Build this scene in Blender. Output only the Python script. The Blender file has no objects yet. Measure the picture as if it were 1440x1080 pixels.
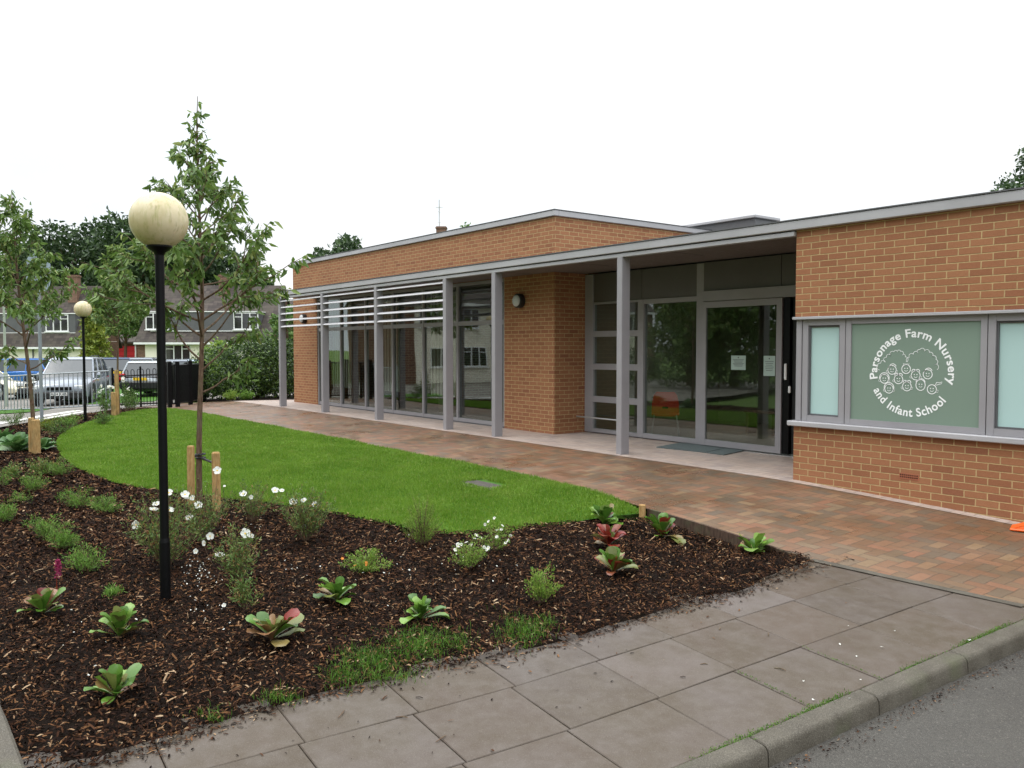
import bpy, math, random
import numpy as np
from mathutils import Vector, Matrix
from mathutils.geometry import delaunay_2d_cdt
random.seed(7); RS=np.random.RandomState(11)
sc=bpy.context.scene; COL=sc.collection
R_=math.radians
# ---------------------------------------------------------------- camera maths
f=1173.;cx,cy=720.,540.;yaw=R_(37.5);th=math.atan(50/f)
F=np.array([-math.cos(yaw)*math.cos(th),math.sin(yaw)*math.cos(th),-math.sin(th)])
Rv=np.array([math.sin(yaw),math.cos(yaw),0.]);U=np.cross(Rv,F)
C=np.array([0,0,1.58])
def sm(t): t=np.clip(t,0,1); return t*t*(3-2*t)
def G(X,Y):                                   # ground height
    a=X+6; r=np.minimum((a+np.sqrt(a*a+.3))/2,9)
    return -.045*r-.035*np.clip(8.8-Y,0,6.)-.33*sm((-X-23)/12)
def BG(X,Y): 
    return BG0(X,Y)+.016*np.sin(X*5.3+1.7*np.sin(Y*3.1))*np.sin(Y*6.1+X*1.9)
def BG0(X,Y):                                  # planting bed surface
    return G(X,Y)+.012-.105*sm((Y-5.0)/1.1)*sm((X+6.9)/.7)*sm((-3.95-X)/.9)
def ray(x,y): return F+Rv*(x-cx)/f+U*(cy-y)/f
def at(x,y,g=None):
    g=g or G; d=ray(x,y); z=0.
    for i in range(50):
        p=C+d*((z-C[2])/d[2]); z=.5*z+.5*float(g(p[0],p[1]))
    return np.array([p[0],p[1],z])
# ---------------------------------------------------------------- objects
def tag(o,label=None,cat=None,group=None,kind=None):
    if label: o['label']=label
    if cat: o['category']=cat
    if group: o['group']=group
    if kind: o['kind']=kind
    return o
def thing(name,loc,label,cat,group=None,rz=0.):
    o=bpy.data.objects.new(name,None); COL.objects.link(o); o.location=loc; o.rotation_euler=(0,0,rz)
    o.empty_display_size=.2
    o['org']=(0.,0.,0.)
    return tag(o,label,cat,group)
def root_off(p):
    o=np.zeros(3)
    while p is not None:
        o+=np.array(p.location); p=p.parent
    return o
def link_mesh(name,me,parent=None,world=False):
    o=bpy.data.objects.new(name,me); COL.objects.link(o)
    if parent: o.parent=parent
    return o
class MB:
    def __init__(s): s.v=[];s.f=[];s.m=[];s.c=[]
    def add(s,vs,fs,m=0):
        b=len(s.v); s.v.extend([tuple(map(float,q)) for q in vs]); s.f.extend([tuple(b+i for i in q) for q in fs]); s.m.extend([m]*len(fs)); return s
    def box(s,x0,x1,y0,y1,z0,z1,m=0,b=0.):
        if b<=0:
            vs=[(x,y,z) for z in (z0,z1) for y in (y0,y1) for x in (x0,x1)]
            return s.add(vs,[(0,2,3,1),(4,5,7,6),(0,1,5,4),(2,6,7,3),(0,4,6,2),(1,3,7,5)],m)
        b=min(b,(x1-x0)*.45,(y1-y0)*.45,(z1-z0)*.45)
        vs=[];
        for z,o in ((z0,b),(z0+b,0),(z1-b,0),(z1,b)):
            X0,X1,Y0,Y1=x0+o,x1-o,y0+o,y1-o; k=b if o==0 else b*.6
            vs+=[(X0+k,Y0,z),(X1-k,Y0,z),(X1,Y0+k,z),(X1,Y1-k,z),(X1-k,Y1,z),(X0+k,Y1,z),(X0,Y1-k,z),(X0,Y0+k,z)]
        fs=[tuple(range(7,-1,-1)),tuple(range(24,32))]
        for l in range(3):
            for i in range(8): j=(i+1)%8; fs.append((l*8+i,l*8+j,l*8+8+j,l*8+8+i))
        return s.add(vs,fs,m)
    def tube(s,pts,rad,n=8,m=0,cap=True):
        pts=[np.array(p,float) for p in pts]
        if not hasattr(rad,'__len__'): rad=[rad]*len(pts)
        vs=[];fs=[];prev=None
        for i,p in enumerate(pts):
            d=pts[min(i+1,len(pts)-1)]-pts[max(i-1,0)]; d=d/(np.linalg.norm(d)+1e-9)
            if prev is None:
                a=np.array([0,0,1.]) if abs(d[2])<.9 else np.array([1.,0,0]); prev=np.cross(d,a)
            u=prev-d*np.dot(prev,d); u/=np.linalg.norm(u)+1e-9; prev=u; w=np.cross(d,u)
            for k in range(n):
                t=2*math.pi*k/n; vs.append(p+rad[i]*(u*math.cos(t)+w*math.sin(t)))
        for i in range(len(pts)-1):
            for k in range(n):
                j=(k+1)%n; fs.append((i*n+k,i*n+j,(i+1)*n+j,(i+1)*n+k))
        if cap: fs.append(tuple(range(n-1,-1,-1))); fs.append(tuple((len(pts)-1)*n+k for k in range(n)))
        return s.add(vs,fs,m)
    def lathe(s,prof,c=(0,0,0),n=24,m=0,axis='z'):
        vs=[];fs=[]
        for r,z in prof:
            for k in range(n):
                t=2*math.pi*k/n; a,b=r*math.cos(t),r*math.sin(t)
                if axis=='z': vs.append((c[0]+a,c[1]+b,c[2]+z))
                elif axis=='y': vs.append((c[0]+a,c[1]+z,c[2]+b))
                else: vs.append((c[0]+z,c[1]+a,c[2]+b))
        for i in range(len(prof)-1):
            for k in range(n):
                j=(k+1)%n; fs.append((i*n+k,i*n+j,(i+1)*n+j,(i+1)*n+k))
        return s.add(vs,fs,m)
    def loft(s,secs,m=0,cap=True):
        n=len(secs[0]);vs=[q for a in secs for q in a];fs=[]
        for i in range(len(secs)-1):
            for k in range(n):
                j=(k+1)%n; fs.append((i*n+k,i*n+j,(i+1)*n+j,(i+1)*n+k))
        if cap: fs.append(tuple(range(n-1,-1,-1))); fs.append(tuple((len(secs)-1)*n+k for k in range(n)))
        return s.add(vs,fs,m)
    def build(s,name,mats,parent=None,world=False,smooth=False,fixn=True):
        me=bpy.data.meshes.new(name)
        v=s.v
        if world and parent is not None:
            o=root_off(parent); v=[(a[0]-o[0],a[1]-o[1],a[2]-o[2]) for a in v]
        me.from_pydata(v,[],s.f)
        if not isinstance(mats,(list,tuple)): mats=[mats]
        for m in mats: me.materials.append(m)
        me.polygons.foreach_set('material_index',s.m)
        me.update()
        if fixn:
            import bmesh
            b=bmesh.new(); b.from_mesh(me); bmesh.ops.recalc_face_normals(b,faces=b.faces); b.to_mesh(me); b.free()
        if smooth:
            me.polygons.foreach_set('use_smooth',[True]*len(me.polygons))
            try: me.set_sharp_from_angle(angle=R_(40))
            except Exception: pass
        return link_mesh(name,me,parent)
def npmesh(name,V,Fc,mats,parent=None,mi=None,smooth=False):
    """V (n,3) ; Fc (m,k) same-size faces"""
    V=np.asarray(V,np.float32); Fc=np.asarray(Fc,np.int32)
    if parent is not None: V=V-root_off(parent).astype(np.float32)
    me=bpy.data.meshes.new(name); me.vertices.add(len(V)); me.vertices.foreach_set('co',V.ravel())
    k=Fc.shape[1]; me.loops.add(Fc.size); me.loops.foreach_set('vertex_index',Fc.ravel())
    me.polygons.add(len(Fc)); me.polygons.foreach_set('loop_start',np.arange(0,Fc.size,k,dtype=np.int32))
    try: me.polygons.foreach_set('loop_total',np.full(len(Fc),k,np.int32))
    except Exception: pass
    if not isinstance(mats,(list,tuple)): mats=[mats]
    for m in mats: me.materials.append(m)
    if mi is not None: me.polygons.foreach_set('material_index',np.asarray(mi,np.int32))
    if smooth: me.polygons.foreach_set('use_smooth',np.ones(len(Fc),bool))
    me.update(calc_edges=True); me.validate()
    return link_mesh(name,me,parent)
# ---------------------------------------------------------------- materials
class NT:
    def __init__(s,name):
        s.m=bpy.data.materials.new(name); s.m.use_nodes=True; s.t=s.m.node_tree; s.t.nodes.clear()
        s.out=s.t.nodes.new('ShaderNodeOutputMaterial')
    def n(s,ty,**kw):
        o=s.t.nodes.new(ty)
        for k,v in kw.items():
            if k.startswith('i_'):
                key=k[2:]; key=int(key) if key.isdigit() else key
                s.set(o.inputs[key],v)
            else: setattr(o,k,v)
        return o
    def set(s,inp,v):
        if isinstance(v,bpy.types.NodeSocket): s.t.links.new(v,inp)
        elif isinstance(v,bpy.types.Node): s.t.links.new(v.outputs[0],inp)
        else:
            if hasattr(v,'__len__') and len(v)==3 and inp.type=='RGBA': v=(*v,1)
            inp.default_value=v
    def ma(s,op,a,b=0.,c=None):
        o=s.t.nodes.new('ShaderNodeMath'); o.operation=op; s.set(o.inputs[0],a); s.set(o.inputs[1],b)
        if c is not None: s.set(o.inputs[2],c)
        return o.outputs[0]
    def noise(s,scale,detail=4,vec=None,rough=.55,out=0):
        o=s.n('ShaderNodeTexNoise'); o.inputs['Scale'].default_value=scale; o.inputs['Detail'].default_value=detail; o.inputs['Roughness'].default_value=rough
        if vec is not None: s.set(o.inputs['Vector'],vec)
        return o.outputs[out]
    def pos(s): return s.n('ShaderNodeNewGeometry').outputs['Position']
    def ramp(s,fac,stops,interp='LINEAR'):
        o=s.n('ShaderNodeValToRGB'); r=o.color_ramp; r.interpolation=interp
        while len(r.elements)<len(stops): r.elements.new(.5)
        for e,(p,c) in zip(r.elements,stops):
            e.position=p; e.color=(*c,1) if len(c)==3 else c
        s.set(o.inputs[0],fac); return o.outputs[0]
    def mix(s,fac,a,b,mode='MIX'):
        o=s.n('ShaderNodeMix'); o.data_type='RGBA'; o.blend_type=mode
        s.set(o.inputs[0],fac); s.set(o.inputs[6],a); s.set(o.inputs[7],b); return o.outputs[2]
    def mr(s,v,a,b,c,d):
        o=s.n('ShaderNodeMapRange'); 
        for i,x in enumerate((v,a,b,c,d)): s.set(o.inputs[i],x)
        return o.outputs[0]
    def bsdf(s,color,rough=.6,bump=None,bd=.01,bs=.5,spec=.5,metal=0.,**kw):
        p=s.n('ShaderNodeBsdfPrincipled'); s.set(p.inputs['Base Color'],color); s.set(p.inputs['Roughness'],rough)
        p.inputs['Metallic'].default_value=metal
        s.set(p.inputs['Specular IOR Level'],spec)
        for k,v in kw.items(): s.set(p.inputs[k.replace('_',' ')],v)
        if bump is not None:
            b=s.n('ShaderNodeBump'); b.inputs['Strength'].default_value=bs; b.inputs['Distance'].default_value=bd
            s.set(b.inputs['Height'],bump); s.t.links.new(b.outputs[0],p.inputs['Normal'])
        s.t.links.new(p.outputs[0],s.out.inputs[0]); return p
def simple(name,col,rough=.5,var=.12,scale=6,spec=.5,metal=0.,bump=0.,**kw):
    t=NT(name); p=t.pos(); n=t.noise(scale,5,p)
    c=t.mix(t.mr(n,.3,.7,0,1),tuple(x*(1-var) for x in col),tuple(min(1,x*(1+var)) for x in col))
    n2=t.noise(scale*9,3,p)
    rr=t.mr(n2,.3,.7,max(0,rough-.08),min(1,rough+.08))
    t.bsdf(c,rr,bump=n2 if bump else None,bd=bump or .01,spec=spec,metal=metal,**kw); return t.m
def leafmat(name,stops,rough=.5,transl=.25,spec=.4):
    t=NT(name); r=t.n('ShaderNodeNewGeometry').outputs['Random Per Island']
    c=t.ramp(r,stops); n=t.noise(60,2,t.pos())
    c=t.mix(t.mr(n,.3,.7,.0,.35),c,t.mix(1.,c,(.6,.6,.5),'MULTIPLY'))
    p=t.bsdf(c,rough,spec=spec)
    if transl>0:
        tr=t.n('ShaderNodeBsdfTranslucent'); t.set(tr.inputs[0],c)
        mx=t.n('ShaderNodeMixShader'); mx.inputs[0].default_value=transl
        t.t.links.new(p.outputs[0],mx.inputs[1]); t.t.links.new(tr.outputs[0],mx.inputs[2]); t.t.links.new(mx.outputs[0],t.out.inputs[0])
    return t.m
def brickmat(name,stops,mortar,dirt=.0,w=.225,h=.075,jx=.05,jy=.14):
    t=NT(name); g=t.n('ShaderNodeNewGeometry'); s=t.n('ShaderNodeSeparateXYZ',i_0=g.outputs['Position']); sn=t.n('ShaderNodeSeparateXYZ',i_0=g.outputs['Normal'])
    isx=t.ma('GREATER_THAN',t.ma('ABSOLUTE',sn.outputs[0]),.6)
    u=t.ma('ADD',t.ma('MULTIPLY',s.outputs[0],t.ma('SUBTRACT',1.,isx)),t.ma('MULTIPLY',s.outputs[1],isx))
    wob=t.ma('MULTIPLY',t.ma('SUBTRACT',t.noise(14,2,g.outputs['Position']),.5),.006)
    u=t.ma('ADD',u,100.); u=t.ma('ADD',u,wob); v=t.ma('ADD',t.ma('ADD',s.outputs[2],10.),wob)
    vr=t.ma('DIVIDE',v,h); row=t.ma('FLOOR',vr); fy=t.ma('SUBTRACT',vr,row)
    fu=t.ma('ADD',t.ma('DIVIDE',u,w),t.ma('MULTIPLY',t.ma('MODULO',row,2.),.5)); cu=t.ma('FLOOR',fu); fx=t.ma('SUBTRACT',fu,cu)
    wn=t.n('ShaderNodeTexWhiteNoise',noise_dimensions='2D'); cv=t.n('ShaderNodeCombineXYZ',i_0=cu,i_1=row); t.set(wn.inputs['Vector'],cv)
    c=t.ramp(wn.outputs[0],stops)
    fine=t.noise(90,4,g.outputs['Position']); big=t.noise(1.3,4,g.outputs['Position'])
    c=t.mix(t.mr(fine,.25,.75,0,.35),c,t.mix(1.,c,(.62,.55,.5),'MULTIPLY'))
    c=t.mix(t.mr(big,.35,.7,0,.3),c,t.mix(1.,c,(.72,.68,.68),'MULTIPLY'))
    mo=t.mix(t.mr(t.noise(30,3,g.outputs['Position']),.3,.7,0,1),mortar,tuple(x*.72 for x in mortar))
    ex=t.mr(fx,jx*.7,jx*1.3,0.,1.); ey=t.mr(fy,jy*.75,jy*1.25,0.,1.)
    mask=t.ma('MULTIPLY',ex,ey)
    col=t.mix(mask,mo,c)
    # relief: brick faces stand above the joints, with fine grain
    hgt=t.ma('ADD',t.ma('MULTIPLY',mask,1.),t.ma('MULTIPLY',fine,.35))
    t.bsdf(col,t.mr(fine,.3,.7,.75,.95),bump=hgt,bd=.006,bs=.6,spec=.25); return t.m
def pavemat(name,stops,joint,scale=.1,rot=45.,rough=(.3,.65),stain=(.7,.66,.6),bigs=.7):
    meancol=tuple(sum(q[1][i] for q in stops)/len(stops)*.97 for i in range(3)); t=NT(name); mp=t.n('ShaderNodeMapping'); P=t.pos(); t.set(mp.inputs['Vector'],P); mp.inputs['Rotation'].default_value=(0,0,R_(rot)); mp.inputs['Scale'].default_value=(1/scale,1/scale,1); mp.inputs['Location'].default_value=(1000,1000,0)
    s=t.n('ShaderNodeSeparateXYZ',i_0=mp.outputs[0]); x,y=s.outputs[0],s.outputs[1]
    wb=t.ma('MULTIPLY',t.ma('SUBTRACT',t.noise(9,2,P),.5),.16); x=t.ma('ADD',x,wb); y=t.ma('ADD',y,wb)
    i=t.ma('FLOOR',x); j=t.ma('FLOOR',y); fx=t.ma('SUBTRACT',x,i); fy=t.ma('SUBTRACT',y,j)
    k=t.ma('FLOORED_MODULO',t.ma('ADD',t.ma('SUBTRACT',i,j),.01),4.); k=t.ma('FLOOR',k)
    H=t.ma('LESS_THAN',k,1.5); V=t.ma('SUBTRACT',1.,H)
    k1=t.ma('COMPARE',k,1.,.1); k2=t.ma('COMPARE',k,2.,.1)
    a=t.ma('ADD',t.ma('MULTIPLY',H,t.ma('ADD',fx,k1)),t.ma('MULTIPLY',V,t.ma('ADD',fy,k2)))
    b=t.ma('ADD',t.ma('MULTIPLY',H,fy),t.ma('MULTIPLY',V,fx))
    ii=t.ma('SUBTRACT',i,k1); jj=t.ma('SUBTRACT',j,k2)
    d=t.ma('MINIMUM',t.ma('MINIMUM',a,t.ma('SUBTRACT',2.,a)),t.ma('MINIMUM',b,t.ma('SUBTRACT',1.,b)))
    mask=t.mr(d,.01,.07,0.1,1.)
    wn=t.n('ShaderNodeTexWhiteNoise',noise_dimensions='3D'); cv=t.n('ShaderNodeCombineXYZ',i_0=ii,i_1=jj,i_2=t.ma('MULTIPLY',H,7.3)); t.set(wn.inputs['Vector'],cv)
    c=t.ramp(wn.outputs[0],stops,'LINEAR')
    fine=t.noise(70,4,P); big=t.noise(bigs,5,P)
    c=t.mix(t.mr(fine,.3,.7,0,.45),c,t.mix(1.,c,(.6,.58,.55),'MULTIPLY'))
    c=t.mix(.15,c,meancol); c=t.mix(t.mr(big,.42,.66,0,.8),c,t.mix(1.,c,stain,'MULTIPLY'))
    c=t.mix(mask,joint,c)
    wet=t.mr(t.noise(.9,5,P),.38,.62,rough[1],rough[0])
    wet=t.ma('ADD',wet,t.ma('MULTIPLY',t.ma('SUBTRACT',wn.outputs[0],.5),.15))
    hg=t.ma('ADD',t.ma('MULTIPLY',mask,.8),t.ma('ADD',t.ma('MULTIPLY',fine,.3),t.ma('MULTIPLY',wn.outputs[0],.35)))
    t.bsdf(c,wet,bump=hg,bd=.004,bs=.6,spec=.5); return t.m
M={}
M['brick']=brickmat('brick',[(0,(.285,.122,.062)),(.25,(.32,.140,.070)),(.5,(.345,.155,.077)),(.8,(.365,.168,.084)),(.94,(.33,.142,.072)),(1,(.26,.105,.058))],(.52,.37,.185))
M['brickdark']=brickmat('old_brick',[(0,(.13,.065,.045)),(.5,(.17,.085,.055)),(1,(.21,.11,.07))],(.3,.25,.2))
M['brown']=pavemat('brown_block',[(0,(.165,.092,.052)),(.2,(.205,.102,.057)),(.38,(.16,.105,.062)),(.5,(.125,.096,.068)),(.62,(.20,.118,.064)),(.8,(.24,.108,.060)),(.93,(.235,.155,.082)),(1,(.13,.098,.070))],(.085,.056,.036),scale=.108,rot=0.)
M['pale']=pavemat('pale_block',[(0,(.42,.33,.28)),(.3,(.50,.40,.34)),(.6,(.40,.33,.30)),(.85,(.53,.44,.38)),(1,(.33,.27,.25))],(.22,.17,.14),scale=.108,rot=0.,rough=(.45,.75),stain=(.85,.82,.8))
def slabmat():
    t=NT('stone_slab'); P=t.pos(); r=t.n('ShaderNodeNewGeometry').outputs['Random Per Island']
    c=t.ramp(r,[(0,(.060,.043,.030)),(.3,(.094,.074,.061)),(.5,(.074,.053,.037)),(.7,(.112,.091,.079)),(.85,(.082,.058,.040)),(1,(.058,.042,.029))])
    big=t.noise(1.6,6,P,.6); c=t.mix(t.mr(big,.42,.60,0,.75),c,(.070,.052,.032))
    mid=t.noise(9,6,P,.65); c=t.mix(t.mr(mid,.4,.7,0,.35),c,(.15,.13,.115))
    sp=t.noise(260,2,P); c=t.mix(t.mr(sp,.55,.75,0,.5),c,(.22,.195,.17)); c=t.mix(t.mr(sp,.45,.25,0,.4),c,(.05,.042,.035))
    wet=t.mr(t.noise(1.1,4,P),.4,.6,.66,.34)
    t.bsdf(c,wet,bump=t.ma('ADD',sp,t.ma('MULTIPLY',mid,2.)),bd=.0015,bs=.5,spec=.33); return t.m
M['slab']=slabmat()
def kerbmat():
    t=NT('kerb_concrete'); P=t.pos(); sp=t.noise(170,3,P); mid=t.noise(7,6,P,.65)
    c=t.mix(t.mr(mid,.35,.7,0,1),(.060,.051,.037),(.105,.093,.072)); c=t.mix(t.mr(sp,.5,.7,0,.6),c,(.20,.18,.15)); c=t.mix(t.mr(sp,.46,.3,0,.6),c,(.05,.045,.037))
    c=t.mix(t.mr(t.noise(2.2,5,P),.52,.68,0,.55),c,(.09,.10,.05))
    t.bsdf(c,t.mr(mid,.3,.7,.5,.85),bump=sp,bd=.004,bs=.7,spec=.3); return t.m
M['kerb']=kerbmat()
def asphalt(name,k=1.):
    t=NT(name); P=t.pos(); sp=t.noise(190,3,P); vo=t.n('ShaderNodeTexVoronoi'); vo.inputs['Scale'].default_value=120; t.set(vo.inputs['Vector'],P)
    c=t.mix(t.mr(sp,.35,.7,0,1),(.026*k,.023*k,.019*k),(.075*k,.067*k,.058*k)); c=t.mix(t.mr(t.noise(.8,5,P),.4,.65,0,.5),c,(.08*k,.075*k,.064*k))
    c=t.mix(t.mr(t.noise(420,1,P),.66,.74,0,.8),c,(.4,.38,.34)); c=t.mix(t.mr(t.noise(75,2,P),.60,.70,0,.6),c,(.15*k,.135*k,.115*k)); c=t.mix(t.mr(t.noise(60,2,P),.42,.34,0,.5),c,(.03*k,.028*k,.025*k))
    t.bsdf(c,t.mr(t.noise(1.4,4,P),.35,.65,.5,.8),bump=t.ma('SUBTRACT',sp,vo.outputs[0]),bd=.004,bs=.8,spec=.35); return t.m
M['road']=asphalt('asphalt'); M['carpark']=asphalt('car_park_asphalt',3.0)
M['soil']=simple('soil',(.012,.008,.0055),.95,.3,20,spec=.08,bump=.02)
M['chip']=leafmat('bark_chip',[(0,(.0055,.0032,.0026)),(.36,(.012,.0062,.0043)),(.62,(.030,.0135,.008)),(.83,(.085,.037,.018)),(.96,(.20,.10,.045)),(1,(.42,.30,.19))],.75,0.,.05)
def grassbase():
    t=NT('turf'); P=t.pos(); c=t.mix(t.noise(30,5,P),(.035,.10,.008),(.06,.16,.012)); t.bsdf(c,.8,bump=t.noise(140,3,P),bd=.02,spec=.2); return t.m
M['turf']=grassbase()
def blademat(name,a,b,c2,dry):
    t=NT(name); r=t.n('ShaderNodeNewGeometry').outputs['Random Per Island']; P=t.pos()
    c=t.ramp(r,[(0,a),(.5,b),(.93,c2),(1,dry)]); big=t.noise(1.6,5,P); c=t.mix(t.mr(big,.38,.62,0,.9),c,t.mix(1.,c,(.72,.8,.6),'MULTIPLY'))
    c=t.mix(t.mr(t.noise(6,3,P),.5,.75,0,.4),c,t.mix(1.,c,(1.35,1.15,1.2),'MULTIPLY')); c=t.mix(t.mr(t.noise(2.7,6,P,.7),.55,.72,0,.45),c,(.26,.30,.07))
    p=t.bsdf(c,.5,spec=.3); tr=t.n('ShaderNodeBsdfTranslucent'); t.set(tr.inputs[0],c); mx=t.n('ShaderNodeMixShader'); mx.inputs[0].default_value=.3
    t.t.links.new(p.outputs[0],mx.inputs[1]); t.t.links.new(tr.outputs[0],mx.inputs[2]); t.t.links.new(mx.outputs[0],t.out.inputs[0]); return t.m
M['blade']=blademat('grass_blade',(.115,.225,.018),(.165,.295,.027),(.225,.37,.045),(.34,.33,.10))
M['weed']=blademat('weed_grass',(.055,.14,.014),(.09,.21,.02),(.14,.27,.03),(.24,.18,.07))
def farground():
    t=NT('rough_grass'); P=t.pos(); c=t.mix(t.noise(.5,6,P),(.06,.13,.02),(.12,.19,.04)); c=t.mix(t.mr(t.noise(8,4,P),.5,.7,0,.4),c,(.16,.15,.07)); t.bsdf(c,.9,bump=t.noise(20,4,P),bd=.05,spec=.2); return t.m
M['ground']=farground()
M['grey']=simple('grey_paint',(.285,.272,.285),.38,.05,3,spec=.45)
M['greylight']=simple('grey_fascia_paint',(.38,.372,.385),.35,.10,1.3,spec=.5)
M['louvre']=simple('louvre_paint',(.56,.55,.56),.35,.06,3)
M['greypanel']=simple('grey_panel',(.10,.09,.085),.45,.06,2)
M['soffit']=simple('soffit_board',(.15,.12,.11),.6,.06,2)
M['steel']=simple('galvanised_steel',(.45,.45,.44),.35,.08,8,metal=.6)
M['fencegrey']=simple('fence_grey_paint',(.235,.265,.28),.45,.08,5)
M['black']=simple('black_paint',(.004,.004,.0045),.4,.15,10,spec=.16)
M['blackmatt']=simple('black_plastic',(.012,.012,.012),.55,.15,10)
M['white']=simple('white_upvc',(.78,.78,.77),.35,.03,3)
M['cream']=simple('cream_render',(.86,.81,.69),.85,.06,1.5,bump=.004)
M['roofing']=simple('roof_membrane',(.12,.12,.125),.8,.15,2)
M['vinyl']=simple('white_vinyl',(.85,.86,.85),.5,.02,5)
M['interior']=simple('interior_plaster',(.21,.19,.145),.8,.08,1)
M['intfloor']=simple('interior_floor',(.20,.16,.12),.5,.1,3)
M['wood']=simple('pale_timber',(.55,.36,.17),.6,.2,3)
M['red']=simple('red_garage_paint',(.42,.012,.02),.4,.08,2)
M['orange']=simple('orange_plastic',(.75,.12,.015),.4,.08,6)
M['chairred']=simple('red_orange_plastic',(.75,.07,.025),.4,.06,6)
M['mat']=simple('mat_rubber',(.10,.125,.125),.9,.2,60,bump=.005)
M['paper']=simple('paper',(.36,.46,.41),.7,.03,8)
M['terracotta']=simple('terracotta',(.33,.11,.055),.8,.1,20)
M['rubber']=simple('tyre_rubber',(.012,.012,.012),.8,.2,10)
M['darkglass']=simple('car_glass',(.03,.04,.045),.08,.1,2,spec=.8)
M['chrome']=simple('bright_metal',(.6,.6,.6),.2,.05,4,metal=.9)
M['plate_y']=simple('yellow_plate',(.8,.5,.02),.4,.03,4); M['lamp_red']=simple('red_lens',(.5,.01,.01),.2,.05,4); M['lamp_clear']=simple('clear_lens',(.6,.62,.62),.12,.05,4)
M['petal']=leafmat('white_petal',[(0,(.75,.76,.70)),(1,(.86,.87,.82))],.5,.3)
M['stamen']=simple('yellow_stamens',(.75,.48,.06),.7,.1,50)
def glassmat(name,tint=(.74,.78,.75),base=.10,col=None):
    t=NT(name); tr=t.n('ShaderNodeBsdfTransparent'); t.set(tr.inputs[0],tint)
    gl=t.n('ShaderNodeBsdfGlossy'); t.set(gl.inputs['Roughness'],.015); t.set(gl.inputs[0],(.92,.95,.93))
    b=t.n('ShaderNodeBump'); b.inputs['Strength'].default_value=.12; b.inputs['Distance'].default_value=.02; t.set(b.inputs['Height'],t.noise(.7,1,t.pos())); t.t.links.new(b.outputs[0],gl.inputs['Normal'])
    lw=t.n('ShaderNodeLayerWeight'); lw.inputs[0].default_value=.5
    fac=t.ma('ADD',t.ma('MULTIPLY',t.ma('POWER',lw.outputs[1],4.),.95),base)
    mx=t.n('ShaderNodeMixShader'); t.set(mx.inputs[0],t.ma('MINIMUM',fac,1.)); t.t.links.new(tr.outputs[0],mx.inputs[1]); t.t.links.new(gl.outputs[0],mx.inputs[2]); t.t.links.new(mx.outputs[0],t.out.inputs[0]); return t.m
M['glass']=glassmat('window_glass',base=.08)
M['frost_blue']=simple('frosted_pale_glass',(.40,.56,.54),.42,.02,.5,spec=.4)
M['frost_green']=simple('frosted_green_film',(.185,.25,.20),.5,.02,.5,spec=.3)
M['housewin']=simple('house_window_glass',(.02,.022,.024),.06,.2,2,spec=.9)
def tiles():
    t=NT('roof_tiles'); tc=t.n('ShaderNodeTexCoord').outputs['Object']; s=t.n('ShaderNodeSeparateXYZ',i_0=tc)
    zr=t.ma('DIVIDE',t.ma('ADD',s.outputs[2],10.),.2); row=t.ma('FLOOR',zr); fz=t.ma('SUBTRACT',zr,row)
    xr=t.ma('DIVIDE',t.ma('ADD',s.outputs[0],100.),.3); cu=t.ma('FLOOR',xr); fx=t.ma('SUBTRACT',xr,cu)
    wn=t.n('ShaderNodeTexWhiteNoise',noise_dimensions='2D'); t.set(wn.inputs['Vector'],t.n('ShaderNodeCombineXYZ',i_0=cu,i_1=row))
    c=t.ramp(wn.outputs[0],[(0,(.055,.046,.043)),(.5,(.075,.062,.056)),(1,(.10,.082,.072))]); c=t.mix(t.mr(fz,.0,.16,.75,0.),c,(.025,.022,.02)); c=t.mix(t.mr(fx,.0,.1,.5,0.),c,(.04,.035,.03))
    c=t.mix(t.mr(t.noise(1.2,5,tc),.45,.7,0,.5),c,(.09,.085,.06))
    t.bsdf(c,.85,bump=t.ma('ADD',fz,t.ma('ABSOLUTE',t.ma('SUBTRACT',fx,.5))),bd=.04,bs=.6,spec=.2); return t.m
M['tiles']=tiles(); M['cladding']=simple('dark_cladding',(.10,.10,.105),.7,.1,3)
def bark(name,a,b):
    t=NT(name); P=t.pos(); mp=t.n('ShaderNodeMapping'); t.set(mp.inputs['Vector'],P); mp.inputs['Scale'].default_value=(1,1,.25)
    n=t.noise(45,5,mp.outputs[0]); c=t.mix(t.mr(n,.3,.7,0,1),a,b); c=t.mix(t.mr(t.noise(5,4,P),.5,.7,0,.5),c,(.10,.12,.06)); t.bsdf(c,.85,bump=n,bd=.006,spec=.2); return t.m
M['bark']=bark('tree_bark',(.07,.038,.024),(.19,.125,.085)); M['stake']=bark('stake_timber',(.30,.17,.06),(.52,.34,.15)); M['board']=bark('edging_timber',(.04,.025,.018),(.11,.07,.05))
M['cherry']=leafmat('young_tree_leaf',[(0,(.075,.14,.03)),(.5,(.125,.215,.045)),(.85,(.20,.30,.07)),(1,(.30,.34,.10))],.42,.3)
M['dark']=leafmat('dark_foliage',[(0,(.018,.042,.014)),(.5,(.036,.074,.022)),(1,(.075,.125,.038))],.6,.2)
M['mid']=leafmat('mid_foliage',[(0,(.055,.12,.024)),(.5,(.10,.19,.04)),(1,(.18,.28,.065))],.5,.25)
M['hedge']=leafmat('hedge_leaf',[(0,(.015,.036,.008)),(.45,(.034,.072,.013)),(.8,(.085,.155,.028)),(1,(.17,.27,.05))],.35,.2)
M['golden']=leafmat('golden_foliage',[(0,(.12,.17,.02)),(.5,(.2,.26,.03)),(1,(.32,.34,.05))],.5,.3)
M['feather']=leafmat('feathery_leaf',[(0,(.08,.19,.025)),(.5,(.15,.30,.04)),(1,(.26,.42,.08))],.5,.3)
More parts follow.
